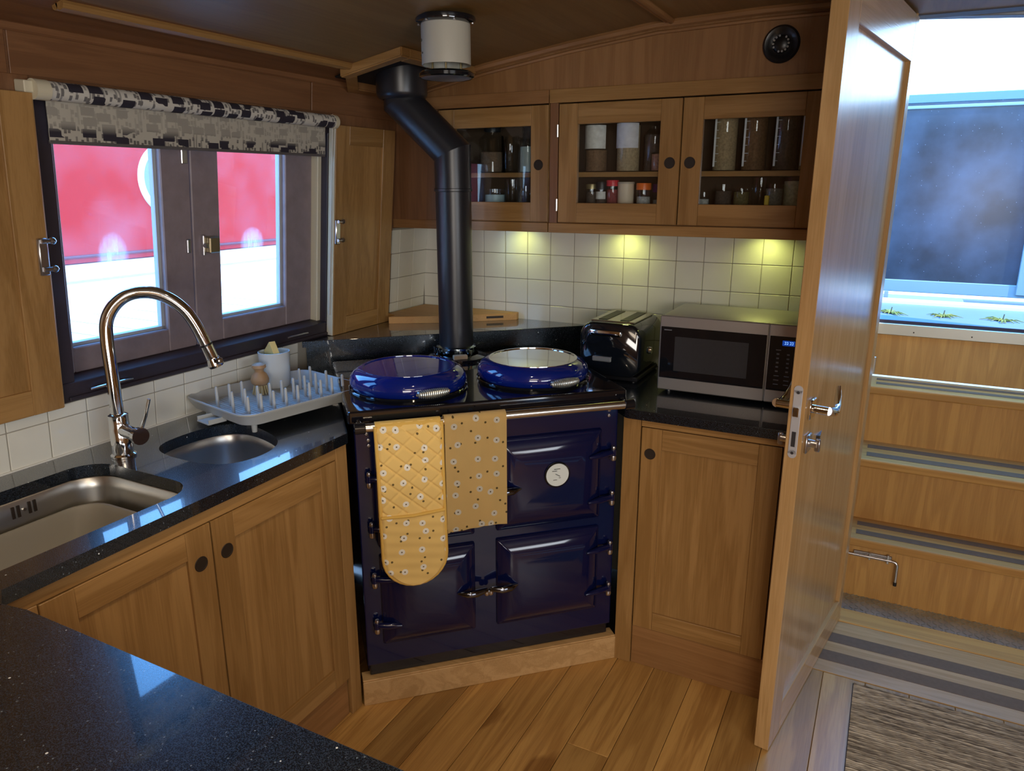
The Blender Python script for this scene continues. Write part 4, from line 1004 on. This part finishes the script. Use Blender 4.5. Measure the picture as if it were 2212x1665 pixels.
# under-cupboard lamps
for i, (x, lb) in enumerate(((-1.315, 'small round lamp under the left wall cupboard near the flue'), (-.885, 'small round lamp under the wall cupboard above the toaster side'), (-.385, 'small round lamp under the wall cupboard above the microwave'))):
    t = thing('puck_lamp', lb, 'lamp', (x, 2.615, 1.435), group='lamps under the wall cupboards')
    M = Matrix.Translation((x, 2.615, 1.4345))
    MB().lathe([(0, 0), (.030, 0), (.032, -.004), (.032, -.010), (.026, -.012)], 24, M).build('lamp_ring', NICKEL, t, smooth=40)
    MB().lathe([(0, -.0115), (.026, -.0115)], 24, M).build('diffuser', simple('lamp_diffuser', (.8, .8, .5), .5, emis=(.85, 1.0, .25), es=4), t)
    light('puck_lamp_light', 'SPOT', (x, 2.615, 1.418), 1.15 if i else .8, (.95, 1.0, .28), (0, 0, 0), spot_size=rad(150), spot_blend=1.0, shadow_soft_size=.02).rotation_euler = Vector((0, .15, -1)).to_track_quat('-Z', 'Y').to_euler()

# contents -----------------------------------------------------------------
GL = glass('jar_glass', (.96, .98, .98), ior=1.5, rough=.0)
def jar(name, x, y, z, r, h, label, group, fill=None, fh=.7, lidc=None, lidh=.014, lab=None, neck=1.0, body=None, cat='jar'):
    t = thing(name, label, cat, (x, y, z), group=group)
    M = Matrix.Translation((x, y, z + .0006)); hh = h - (lidh if lidc else 0)
    prof = [(0, 0), (r * .92, 0), (r, .004), (r, hh * .82), (r * neck, hh * .94), (r * neck, hh)]
    MB().lathe(prof, 24, M).build('body', body or GL, t, smooth=40)
    if fill: MB().lathe([(0, .003), (r * .93, .003), (r * .93, hh * fh), (0, hh * fh + .002)], 20, M).build('contents', fill, t, smooth=40)
    if lidc: MB().lathe([(0, h), (r * neck * 1.02, h), (r * neck * 1.06, h - .003), (r * neck * 1.06, hh - .001), (r * neck, hh - .001)], 24, M).build('lid', lidc, t, smooth=40)
    if lab:
        l0, l1, m = lab; b = MB(); n = 14
        for i in range(n):
            a0 = rad(200 + 140 * i / n); a1 = rad(200 + 140 * (i + 1) / n)
            b.bm.faces.new([b.bm.verts.new((x + r * 1.015 * math.cos(a), y + r * 1.015 * math.sin(a), z + zz)) for a, zz in ((a0, l0), (a1, l0), (a1, l1), (a0, l1))])
        bmesh.ops.remove_doubles(b.bm, verts=b.bm.verts, dist=1e-5); bmesh.ops.solidify(b.bm, geom=list(b.bm.faces), thickness=.0006)
        b.build('paper_label', m, t, smooth=40)
    return t
def grain(name, c, sc=160): return simple(name, c, .8, noise=.65, nscale=sc)
BEAN = grain('brown_beans', (.22, .12, .06)); OATS = grain('mixed_grain', (.46, .34, .20)); NUTS = grain('pale_nuts', (.75, .65, .42), 110); LENT = grain('dark_lentils', (.10, .07, .055))
PAPER = simple('white_paper_label', (.80, .77, .70), .7, noise=.35, nscale=70); PAPER2 = simple('printed_paper_label', (.78, .77, .84), .7, noise=.25, nscale=60)
DARKLID = simple('dark_lid', (.02, .02, .022), .35)
zu, zlw = 1.610, 1.500
G = 'jars and glasses in the wall cupboards'
# middle door, upper shelf
jar('storage_jar', -.966, 2.53, zu, .040, .185, 'white labelled jar of dark beans, upper shelf, left behind the middle glass door', G, BEAN, .42, DARKLID, .012, (.078, .155, PAPER), .9)
jar('storage_jar', -.850, 2.53, zu, .041, .190, 'labelled jar of mixed grain, upper shelf, centre behind the middle glass door', G, OATS, .85, DARKLID, .012, (.078, .158, PAPER2), .9)
jar('round_bottle', -.768, 2.56, zu, .036, .150, 'dark round glass bottle, upper shelf, right behind the middle glass door', G, LENT, .8, None, 0, None, .5, cat='bottle')
jar('small_pot', -.733, 2.50, zu, .026, .062, 'small pink-brown pot at the front of the upper shelf near the middle finger hole', G, grain('pink_salt', (.36, .18, .13)), .9, None, cat='pot')
# middle door, lower shelf
RED = simple('red_cap', (.75, .05, .07), .35); ORG = simple('orange_cap', (.95, .20, .03), .35); GLD = simple('gold_cap', (.40, .32, .16), .35, .6); PUR = simple('purple_cap', (.12, .03, .16), .4)
jar('spice_jar', -.976, 2.52, zlw, .020, 0.070, 'spice jar with a dull gold cap, lower shelf at left of the middle door', G, LENT, .8, GLD, .016)
jar('spice_jar', -.936, 2.51, zlw, .019, 0.078, 'black spice grinder next to the gold capped jar', G, LENT, .6, DARKLID, .026, (.02, .045, PAPER))
jar('spice_jar', -.899, 2.52, zlw, .021, 0.083, 'spice jar with a red cap, left of the cream tin', G, grain('pink_peppercorn', (.30, .06, .06)), .8, RED, .019)
jar('storage_tin', -.850, 2.52, zlw, .028, 0.077, 'plain cream cylindrical tin between the red and orange capped jars', G, None, 0, simple('cream_tin_lid', (.55, .47, .36), .4), .006, None, 1.0, simple('cream_tin', (.80, .66, .48), .45), cat='tin')
jar('spice_jar', -.783, 2.51, zlw, .024, 0.073, 'clear spice jar with an orange cap right of the cream tin', G, grain('white_salt', (.5, .5, .48)), .55, ORG, .021)
jar('spice_jar', -.738, 2.54, zlw, .021, 0.070, 'spice jar with a purple cap behind the edge of the middle door', G, grain('white_salt', (.5, .5, .48)), .4, PUR, .026)
# right door, upper shelf: four canisters with scale strips
SCL = simple('pale_scale_strip', (.85, .90, .95), .5)
for i, (x, f_) in enumerate(((-.528, OATS), (-.436, BEAN), (-.341, LENT), (-.262, OATS))):
    lb = ('first', 'second', 'third', 'rightmost')[i]
    t = jar('canister', x, 2.545, zu, .0385, .205, f'{lb} tall clear graduated canister from the left behind the right glass door', 'tall canisters on the upper shelf', f_, .80, None)
    b = MB().box(x - .030, x - .024, 2.5035 + .010, 2.5045 + .010, zu + .015, zu + .195)
    for k_ in range(7): b.box(x - .030, x - .012 if k_ % 2 else x - .017, 2.512, 2.5135, zu + .03 + k_ * .024, zu + .0315 + k_ * .024)
    b.build('scale_strip', SCL, t)
jar('spice_jar', -.575, 2.50, zlw, .017, 0.045, 'short clear jar with pale contents at far left, lower shelf behind the right door', G, grain('white_salt', (.5, .5, .48)), .5, None)
jar('glass_jar', -.520, 2.53, zlw, .028, 0.069, 'dark filled glass jar beside the short clear jar, lower shelf', G, LENT, .7, None)
jar('glass_jar', -.462, 2.53, zlw, .026, 0.056, 'glass jar of olive brown seeds, lower shelf behind the right door', G, grain('olive_seed', (.16, .13, .05)), .8, None)
jar('glass_jar', -.405, 2.54, zlw, .028, 0.090, 'tall slim empty glass jar in the middle of the right lower shelf', G, None, 0, None)
jar('glass_jar', -.360, 2.52, zlw, .027, 0.070, 'jar of grey seeds left of the yellow clip', G, grain('grey_seed', (.20, .19, .16)), .8, None)
jar('glass_jar', -.300, 2.56, zlw, .040, .092, 'wide jar heaped with pale nuts at the right end of the lower shelf', G, NUTS, .85, None)
tag(MB().box(-.382, -.368, 2.478, 2.488, zlw + .001, zlw + .036, .002).build('bag_clip', simple('yellow_clip', (.75, .55, .05), .4)), 'small yellow bag clip standing on the lower shelf', 'clip')
# left door: tableware
jar('glass_decanter', -1.395, 2.56, zu, .050, .170, 'round glass decanter on the upper shelf just right of the flue', G, grain('amber', (.15, .09, .05)), .5, DARKLID, .02, None, .6)
jar('tumbler', -1.300, 2.52, zu, .032, .130, 'tall clear tumbler on the upper shelf behind the left glass door', G, None, 0, None, cat='glass')
jar('tumbler', -1.228, 2.52, zu, .030, .120, 'frosted blue-grey tumbler towards the right of the upper shelf', G, simple('blue_grey_fill', (.45, .56, .58), .4), .75, None, cat='glass')
jar('black_mug', -1.245, 2.615, zu, .045, .205, 'tall black container standing at the back of the left upper shelf', G, None, 0, None, 0, None, 1, BLACKPL, cat='container')
jar('glass_bowl', -1.370, 2.53, zlw, .040, 0.052, 'squat clear glass on the left lower shelf beside the flue', G, simple('blue_grey_fill', (.45, .56, .58), .4), .6, None, cat='glass')
jar('tumbler', -1.300, 2.54, zlw, .030, 0.087, 'pale slim tumbler in the middle of the left lower shelf', G, None, 0, None, cat='glass')
jar('tumbler', -1.235, 2.52, zlw, .028, 0.063, 'short clear tumbler at the right of the left lower shelf', G, None, 0, None, cat='glass')

# ------------------------------------------------------------------ shutters, blind
def shutter(y0, y1, label, latch_y, side):
    t = thing('window_shutter', label, 'shutter', (-1.80, (y0 + y1) / 2, 1.04))
    fr = (WF[0] + nl * 0.0, WF[1], WF[2], WF[3])
    b0 = .034; z0, z1 = (1.040, 1.765) if side < 0 else (1.041, 1.765)
    c0, c1 = cz(z0), cz(z1); st = .072
    bx = lambda p0, p1, q0, q1, r0, r1, n, m, bev=.0012: MB(fr).box(p0, p1, q0, q1, r0, r1, bev).build(n, m, t)
    bx(y0, y0 + st, b0 - .02, b0, c0, c1, 'stile', oak('z')); bx(y1 - st, y1, b0 - .02, b0, c0, c1, 'stile', oak('z'))
    bx(y0 + st, y1 - st, b0 - .02, b0 - .0003, c0, c0 + .062, 'rail', oak('y')); bx(y0 + st, y1 - st, b0 - .02, b0 - .0003, c1 - .062, c1, 'rail', oak('y'))
    bx(y0 + st - .002, y1 - st + .002, b0 - .016, b0 - .007, c0 + .06, c1 - .06, 'panel', oak('z'), 0)
    e = y1 if side < 0 else y0
    bx(e - .0005 if side < 0 else e - .004, e + .003 if side < 0 else e + .0005, .006, b0 - .002, c0, c1, 'edge_strip', CREAM if side > 0 else oak('z', 'door'))
    zc_ = 1.415
    b = MB(fr).box(latch_y - .013, latch_y + .010, b0, b0 + .010, cz(zc_ - .045), cz(zc_ + .04), .003)
    for dz_ in (.034, -.030):
        b.cyl((latch_y - .008, b0 + .013, cz(zc_ + dz_)), (latch_y + .016, b0 + .013, cz(zc_ + dz_)), .0055, n=12)
        b.lathe([(0, -.009), (.006, -.006), (.009, 0), (.006, .006), (0, .009)], 12, Matrix.Translation((latch_y + .018, b0 + .013, cz(zc_ + dz_))))
    b.build('bolt_latch', NICKEL, t, smooth=40)
    return t
shutter(.69, 1.044, 'oak panelled window shutter folded open at the left of the window', 1.030, -1)
shutter(2.044, 2.378, 'oak panelled window shutter folded open at the right of the window', 2.054, 1)
rb = thing('roller_blind', 'roller blind printed with a black and white skyline across the window head', 'blind', (-1.74, 1.57, 1.77))
BP = blind_print()
MB(WF).cyl((1.078, .032, cz(1.773)), (2.024, .032, cz(1.773)), .0205, n=28).build('roll', BP, rb, smooth=40)
MB(WF).cyl((1.046, .032, cz(1.773)), (1.078, .032, cz(1.773)), .0220, n=24).build('end_cap', CREAM, rb, smooth=40)
MB(WF).cyl((2.024, .032, cz(1.773)), (2.040, .032, cz(1.773)), .0220, n=24).build('end_cap', CREAM, rb, smooth=40)
MB(WF).box(1.028, 1.048, .0, .036, cz(1.765), cz(1.79), .002).build('bracket', CREAM, rb)
b = MB(WF)
pr_ = [(.013, 1.775), (.011, 1.74), (.013, 1.70), (.012, 1.685), (.0125, 1.664)]
rows = [[b.bm.verts.new((1.086 + (2.012 - 1.086) * i / 30, bb + .0012 * math.sin(i * 1.3), cz(z))) for i in range(31)] for bb, z in pr_]
for A, B in zip(rows, rows[1:]):
    for i in range(30): b.bm.faces.new((A[i], A[i + 1], B[i + 1], B[i]))
b._x([v for r in rows for v in r]); bmesh.ops.solidify(b.bm, geom=list(b.bm.faces), thickness=.0015)
b.build('fabric', blind_print(True), rb, smooth=50)
MB(WF).box(1.086, 2.012, .008, .016, cz(1.660), cz(1.668), .001).build('bottom_bar', simple('bar_dark_print', (.10, .09, .09), .7), rb)
MB(WF).tube([(2.036, .036, cz(1.76)), (2.034, .030, cz(1.4)), (2.032, .030, cz(1.12))], .0022, 6).tube([(2.030, .030, cz(1.76)), (2.028, .028, cz(1.4)), (2.027, .028, cz(1.12))], .0022, 6).build('pull_cord', simple('cord_white', (.6, .6, .55), .6), rb)

# ------------------------------------------------------------------ ceiling fan, speaker
fn = thing('ceiling_vent', 'white cylindrical ceiling vent with black flange and hanging disc', 'vent', (-1.15, 1.85, 1.99))
zt_ = zc(-1.15) - .002; T = Matrix.Translation((-1.15, 1.85, 0))
MB().lathe([(0, zt_), (.080, zt_), (.082, zt_ - .006), (.080, zt_ - .014), (.070, zt_ - .018), (.066, zt_ - .018)], 40, T).build('flange', BLACKGL, fn, smooth=40)
MB().lathe([(.066, zt_ - .016), (.067, zt_ - .020), (.067, zt_ - .120), (.064, zt_ - .120), (.063, zt_ - .02)], 40, T).build('barrel', simple('offwhite_enamel', (.52, .50, .42), .4), fn, smooth=40)
for a in (0, 120, 240): MB().cyl((-1.15 + .045 * math.cos(rad(a + 60)), 1.85 + .045 * math.sin(rad(a + 60)), zt_ - .145), (-1.15 + .045 * math.cos(rad(a + 60)), 1.85 + .045 * math.sin(rad(a + 60)), zt_ - .10), .003, n=8).build('stem', GLD, fn)
MB().lathe([(0, zt_ - .134), (.068, zt_ - .136), (.076, zt_ - .142), (.076, zt_ - .150), (.070, zt_ - .153)], 40, T).build('disc', BLACKGL, fn, smooth=40)
MB().lathe([(.070, zt_ - .152), (.060, zt_ - .154), (0, zt_ - .154)], 40, T).build('disc_face', STEEL, fn, smooth=40)
for dx, dz, r in ((-.012, -.060, .0035), (-.036, -.095, .003), (-.004, -.092, .0025)):
    a = rad(-125) + dx * 12; MB().cyl((-1.15 + .0665 * math.cos(a), 1.85 + .0665 * math.sin(a), zt_ + dz), (-1.15 + .0685 * math.cos(a), 1.85 + .0685 * math.sin(a), zt_ + dz), r, n=8).build('rivet', simple('rivet_dark', (.08, .08, .06), .5), fn)
for i in range(6):
    a = rad(60 * i + 20); MB().cyl((-1.15 + .074 * math.cos(a), 1.85 + .074 * math.sin(a), zt_ - .012), (-1.15 + .074 * math.cos(a), 1.85 + .074 * math.sin(a), zt_ - .018), .004, n=8).build('flange_screw', NICKEL, fn)
sp = thing('wall_speaker', 'round black wall vent or speaker high on the wooden bulkhead', 'speaker', (-.363, YF, 1.962))
Ms = Matrix.Translation((-.363, YF, 1.962)) @ Matrix.Rotation(rad(90), 4, 'X')
MB().lathe([(.050, 0), (.052, .010), (.046, .017), (.036, .014), (.028, .008), (.0265, .008)], 40, Ms).build('rim', BLACKPL, sp, smooth=40)
MB().lathe([(.0265, .008), (.024, .016), (.018, .020), (0, .021)], 32, Ms).build('cone', BLACKPL, sp, smooth=40)
b = MB(); N = 14
for i in range(N):
    a = 2 * PI * i / N
    if i in (3, 9): continue
    b.cyl((-.363 + .0215 * math.cos(a), YF - .019, 1.962 + .0215 * math.sin(a)), (-.363 + .0215 * math.cos(a), YF - .0215, 1.962 + .0215 * math.sin(a)), .0032, n=6)
b.build('ring_marks', simple('pale_grey_marks', (.3, .3, .28), .5), sp)

# ------------------------------------------------------------------ stairs
st_ = thing('companionway_stairs', 'oak companionway steps beyond the open door with dark anti-slip strips', 'stairs', (.38, 2.95, -.03))
X0, X1 = -.045, .88
oak('x', 'step', .5).node_tree.nodes['Principled BSDF'].inputs['Specular IOR Level'].default_value = .22
for i, (yf, yb, z) in enumerate(((2.915, 3.125, .248), (3.092, 3.340, .513), (3.300, 3.486, .763))):
    tr = MB().box(X0, X1, yf, yb + .012, z - .035, z, .007, 3).build('tread', oak('x', 'step', .5), st_)
    w = yb - yf - .03
    MB().box(X0 + .045, X1, yf + .045, yf + .045 + w * .22, z, z + .0014).build('grip_strip', STRIP, tr)
    MB().box(X0 + .045, X1, yf + .045 + w * .48, yf + .045 + w * .68, z, z + .0014).build('grip_strip', STRIP, tr)
for yf, z0, z1 in ((2.95, -.02, .213), (3.125, .248, .478), (3.340, .513, .728)):
    MB().box(X0, X1, yf, yf + .018, z0, z1).build('riser', oak('z', 'step', .35), st_)
MB().box(X0, X1, 3.486, 3.506, .771, .950, .001).build('locker_panel', oak('z', 'step', .35), st_)
MB().box(-.03, -.012, 3.475, 3.486, .775, .85, .002).build('hinge', NICKEL, st_)
bb_ = MB().box(.0, .135, 2.942, 2.950, .160, .186, .002).cyl((-.03, 2.934, .172), (.14, 2.934, .172), .005, n=10)
bb_.tube([(.135, 2.934, .172), (.150, 2.932, .170), (.156, 2.930, .160), (.157, 2.930, .085)], .0055, 10).box(.055, .063, 2.930, 2.942, .160, .190, .001).box(.118, .126, 2.930, 2.942, .158, .194, .001)
dbo = thing('barrel_bolt', 'steel barrel bolt with hanging black-tipped arm on the lowest riser', 'bolt', (.07, 2.95, .16))
bb_.build('bolt_body', NICKEL, dbo, smooth=40); MB().cyl((.157, 2.930, .075), (.157, 2.930, .090), .0065, n=10).build('rubber_tip', BLACKPL, dbo, smooth=40)
# companionway side walls and sill
ws = struct_root('wall_companionway')
MB().box(-.10, -.046, 2.80, 3.53, -.05, 1.95).build('side_panel', oak('z', 'door'), ws)
MB().box(.885, .94, 2.80, 3.53, -.05, 1.95).build('side_panel', oak('z', 'door'), ws)
t6 = MB().box(-.10, .94, 3.478, 3.53, .951, .999, .002).build('trim_6', simple('anodised_sill', (.55, .56, .50), .35, .6)); t6['kind'] = 'structure'
for x in (.115, .325): MB().cyl((x, 3.4785, .968), (x, 3.477, .968), .003, n=8).build('sill_screw', HOLE, t6)
MB().box(-.10, .94, 3.49, 3.50, 1.0, 1.012).build('sill_lip', simple('dark_seal', (.02, .02, .05), .5), t6)

# mat
b = MB(); X = (.052, .80); Y0, Y1 = 1.25, 2.333; n = 130
rows = []
for i in range(n * 2 + 1):
    y = Y0 + (Y1 - Y0) * i / (n * 2); z = .0095 if i % 2 else .0040
    rows.append([b.bm.verts.new((X[0] + (X[1] - X[0]) * j / 60, y + .0014 * math.sin(j * 1.7 + i * .3), z + .0008 * math.sin(j * 2.1 + i))) for j in range(61)])
for A, B in zip(rows, rows[1:]):
    for j in range(60): b.bm.faces.new((A[j], A[j + 1], B[j + 1], B[j]))
mt = thing('door_mat', 'ribbed grey-brown woven mat on the floor in front of the doorway', 'mat', (.42, 1.8, .0015))
MATM, nt, bs_ = newmat('woven_mat'); L = nt.links
t_ = nt.nodes.new('ShaderNodeTexCoord'); mp_ = nt.nodes.new('ShaderNodeMapping'); mp_.inputs['Scale'].default_value = (5, 190, 1); mp_.inputs['Rotation'].default_value = (0, 0, rad(1)); L.new(t_.outputs['Object'], mp_.inputs[0])
n_ = nt.nodes.new('ShaderNodeTexNoise'); n_.inputs['Scale'].default_value = 1.0; n_.inputs['Detail'].default_value = 3; L.new(mp_.outputs[0], n_.inputs['Vector'])
r_ = nt.nodes.new('ShaderNodeValToRGB'); r_.color_ramp.elements[0].position = .36; r_.color_ramp.elements[0].color = (.12, .10, .08, 1); r_.color_ramp.elements[1].position = .66; r_.color_ramp.elements[1].color = (.50, .43, .33, 1)
L.new(n_.outputs['Fac'], r_.inputs[0]); L.new(r_.outputs[0], bs_.inputs['Base Color']); bs_.inputs['Roughness'].default_value = .95; bs_.inputs['Specular IOR Level'].default_value = .1
b.build('ribbed_pile', MATM, mt, kind=None); MB().box(X[0] - .002, X[1], Y0, Y1 + .002, .0006, .0045, .001).build('backing', simple('mat_backing', (.05, .05, .05), .9), mt)

# ------------------------------------------------------------------ outside: pontoon, boats
tag(MB().box(-14, 16, -14, 24, -.9, -.85).build('canal_water', simple('dark_water', (.03, .05, .06), .08, noise=.3, nscale=2)), 'dark water of the mooring below the boats', 'water')
PT = simple('pale_pontoon_boards', (.70, .70, .68), .7, noise=.08, nscale=6)
po = thing('pontoon', 'pale sunlit pontoon walkway between the window and the red boat', 'pontoon', (-3.0, 3.0, .55))
for i in range(44): MB().box(-4.02, -2.42, -1.4 + i * .2 + .006, -1.4 + i * .2 + .194, .82, .86).build('deck_board', PT, po)
MB().box(-4.0, -2.45, -1.5, 7.5, -.85, .815).build('frame', simple('grey_pontoon_frame', (.4, .4, .42), .7), po)
sd = MB().box(-2.36, -1.96, -2.3, 4.5, .80, .94, .02, 2).build('side_deck', WHITE); tag(sd, 'white side deck of our own boat just outside the window', 'deck')
cc = thing('mooring_cleat', 'dark two-legged mooring cleat on the pontoon seen through the right pane', 'cleat', (-3.25, 3.85, .86))
DG = simple('galvanised_dark', (.10, .13, .13), .5, .5)
MB().box(-3.28, -3.21, 3.66, 4.08, .955, .985, .012, 2).build('horn', DG, cc); MB().box(-3.27, -3.22, 3.76, 3.80, .86, .96, .004).build('leg', DG, cc); MB().box(-3.27, -3.22, 3.92, 3.96, .86, .96, .004).build('leg', DG, cc)
rbt = thing('red_boat', 'bright red cabin side of the boat moored beyond the galley window', 'boat', (-4.9, 3.0, 0))
REDP = simple('red_boat_paint', (.34, .010, .008), .5, spec=.15)
MB().box(-6.0, -4.2, -2.5, 9.0, 1.12, 2.05, .03, 2).build('cabin_side', REDP, rbt)
MB().box(-6.1, -4.12, -2.6, 9.1, 1.03, 1.12, .01).build('gunwale', WHITE, rbt); MB().box(-6.1, -4.14, -2.6, 9.1, -.85, 1.03).build('hull', simple('white_hull', (.8, .8, .8), .4), rbt)
MB().tube([(-4.195, -2.4, 1.165), (-4.195, 8.9, 1.165)], .008, 8).build('rubbing_line', simple('dark_line', (.10, .02, .03), .5), rbt)
Mp = Matrix.Translation((-4.2, 3.365, 1.595)) @ Matrix.Rotation(rad(90), 4, 'Y')
ph_ = MB().lathe([(.190, .004), (.195, .016), (.222, .018), (.228, .010), (.230, -.004)], 48, Mp).build('porthole_ring', simple('white_porthole_ring', (.80, .78, .74), .3), rbt, smooth=40)
MB().lathe([(0, .006), (.192, .006)], 48, Mp).build('porthole_glass', simple('porthole_glass', (.10, .17, .20), .05, coat=.5), ph_, smooth=40)
# stern outside the companionway
dk = thing('stern_deck', 'pale blue stern deck outside the companionway', 'deck', (.4, 4.2, .9))
DKM = simple('pale_blue_deck', (.16, .22, .30), .5, noise=.1, nscale=7)
MB().box(-1.2, 2.4, 3.53, 4.20, .92, .985, .004).build('deck_plate', DKM, dk)
MB().box(-1.2, 2.4, 4.20, 4.26, .93, 1.005, .006).build('deck_coaming', WHITE, dk)
MB().box(-1.2, 2.4, 4.26, 4.68, .90, .97, .004).build('deck_well', simple('blue_well', (.05, .10, .18), .35), dk)
MB().box(-.05, .35, 4.32, 4.50, .97, .99, .004).box(-.02, .0, 4.32, 4.34, .99, 1.03).build('deck_locker_lid', simple('pale_lid', (.28, .34, .38), .5), dk)
for i, (x, lb) in enumerate(((.02, 'left'), (.235, 'middle'), (.465, 'right'))):
    t = thing('moss_clump', f'flattened yellow-green weed clump, the {lb} of three on the stern deck', 'weed', (x, 3.86, .985), group='weed clumps on the stern deck')
    b = MB(); rnd = random.Random(i)
    for k_ in range(26):
        a = rnd.uniform(0, 2 * PI); r_ = rnd.uniform(.02, .09)
        b.tube([(x, 3.86, .987), (x + r_ * math.cos(a) * .6, 3.86 + r_ * math.sin(a) * .6, .987 + .008), (x + r_ * math.cos(a), 3.86 + r_ * math.sin(a), .987)], [.004, .003, .001], 4)
    b.build('blades', simple('yellow_green_weed', (.22, .24, .05), .8), t, kind='stuff')
    b = MB().tube([(x, 3.86, .986), (x + .004, 3.862, 1.015)], .0025, 5); b.box(x - .035, x + .03, 3.85, 3.866, .986, .992, .002)
    b.build('dark_stem', simple('dark_weed', (.08, .09, .04), .8), t)
ps = thing('tinted_screen', 'dark blue tinted windscreen with pale top rail beyond the stern deck', 'windscreen', (.5, 4.72, .97))
m, nt, b_ = newmat('smeared_tinted_glass'); L = nt.links
t = nt.nodes.new('ShaderNodeTexCoord'); n = nt.nodes.new('ShaderNodeTexNoise'); n.inputs['Scale'].default_value = 3.2; n.inputs['Detail'].default_value = 7; L.new(t.outputs['Object'], n.inputs['Vector'])
r = nt.nodes.new('ShaderNodeValToRGB'); L.new(n.outputs['Fac'], r.inputs[0]); r.color_ramp.elements[0].position = .38; r.color_ramp.elements[0].color = (.014, .026, .040, 1); r.color_ramp.elements[1].position = .72; r.color_ramp.elements[1].color = (.055, .090, .14, 1)
v = nt.nodes.new('ShaderNodeTexVoronoi'); v.inputs['Scale'].default_value = 38; L.new(t.outputs['Object'], v.inputs['Vector'])
lt = nt.nodes.new('ShaderNodeMath'); lt.operation = 'LESS_THAN'; lt.inputs[1].default_value = .06; L.new(v.outputs['Distance'], lt.inputs[0])
x_ = nt.nodes.new('ShaderNodeMix'); x_.data_type = 'RGBA'; L.new(lt.outputs[0], x_.inputs[0]); L.new(r.outputs[0], x_.inputs[6]); x_.inputs[7].default_value = (.16, .22, .30, 1)
L.new(x_.outputs[2], b_.inputs['Base Color']); b_.inputs['Roughness'].default_value = .25
MB().box(-1.1, 2.3, 4.70, 4.715, 1.05, 1.985, .002).build('tinted_pane', m, ps)
RLM = simple('pale_rail', (.22, .32, .36), .3)
MB().box(-1.12, 2.32, 4.69, 4.725, 1.955, 1.972, .003).build('top_rail', RLM, ps); MB().box(-1.12, 2.32, 4.70, 4.73, 1.985, 2.03, .003).build('canopy_edge', simple('slate_blue_edge', (.12, .22, .28), .5), ps)
MB().box(-1.12, 2.32, 4.69, 4.73, .985, 1.052, .003).build('bottom_rail', RLM, ps)
MB().box(.60, .66, 4.68, 4.73, 1.0, 1.96, .003).build('post', RLM, ps)
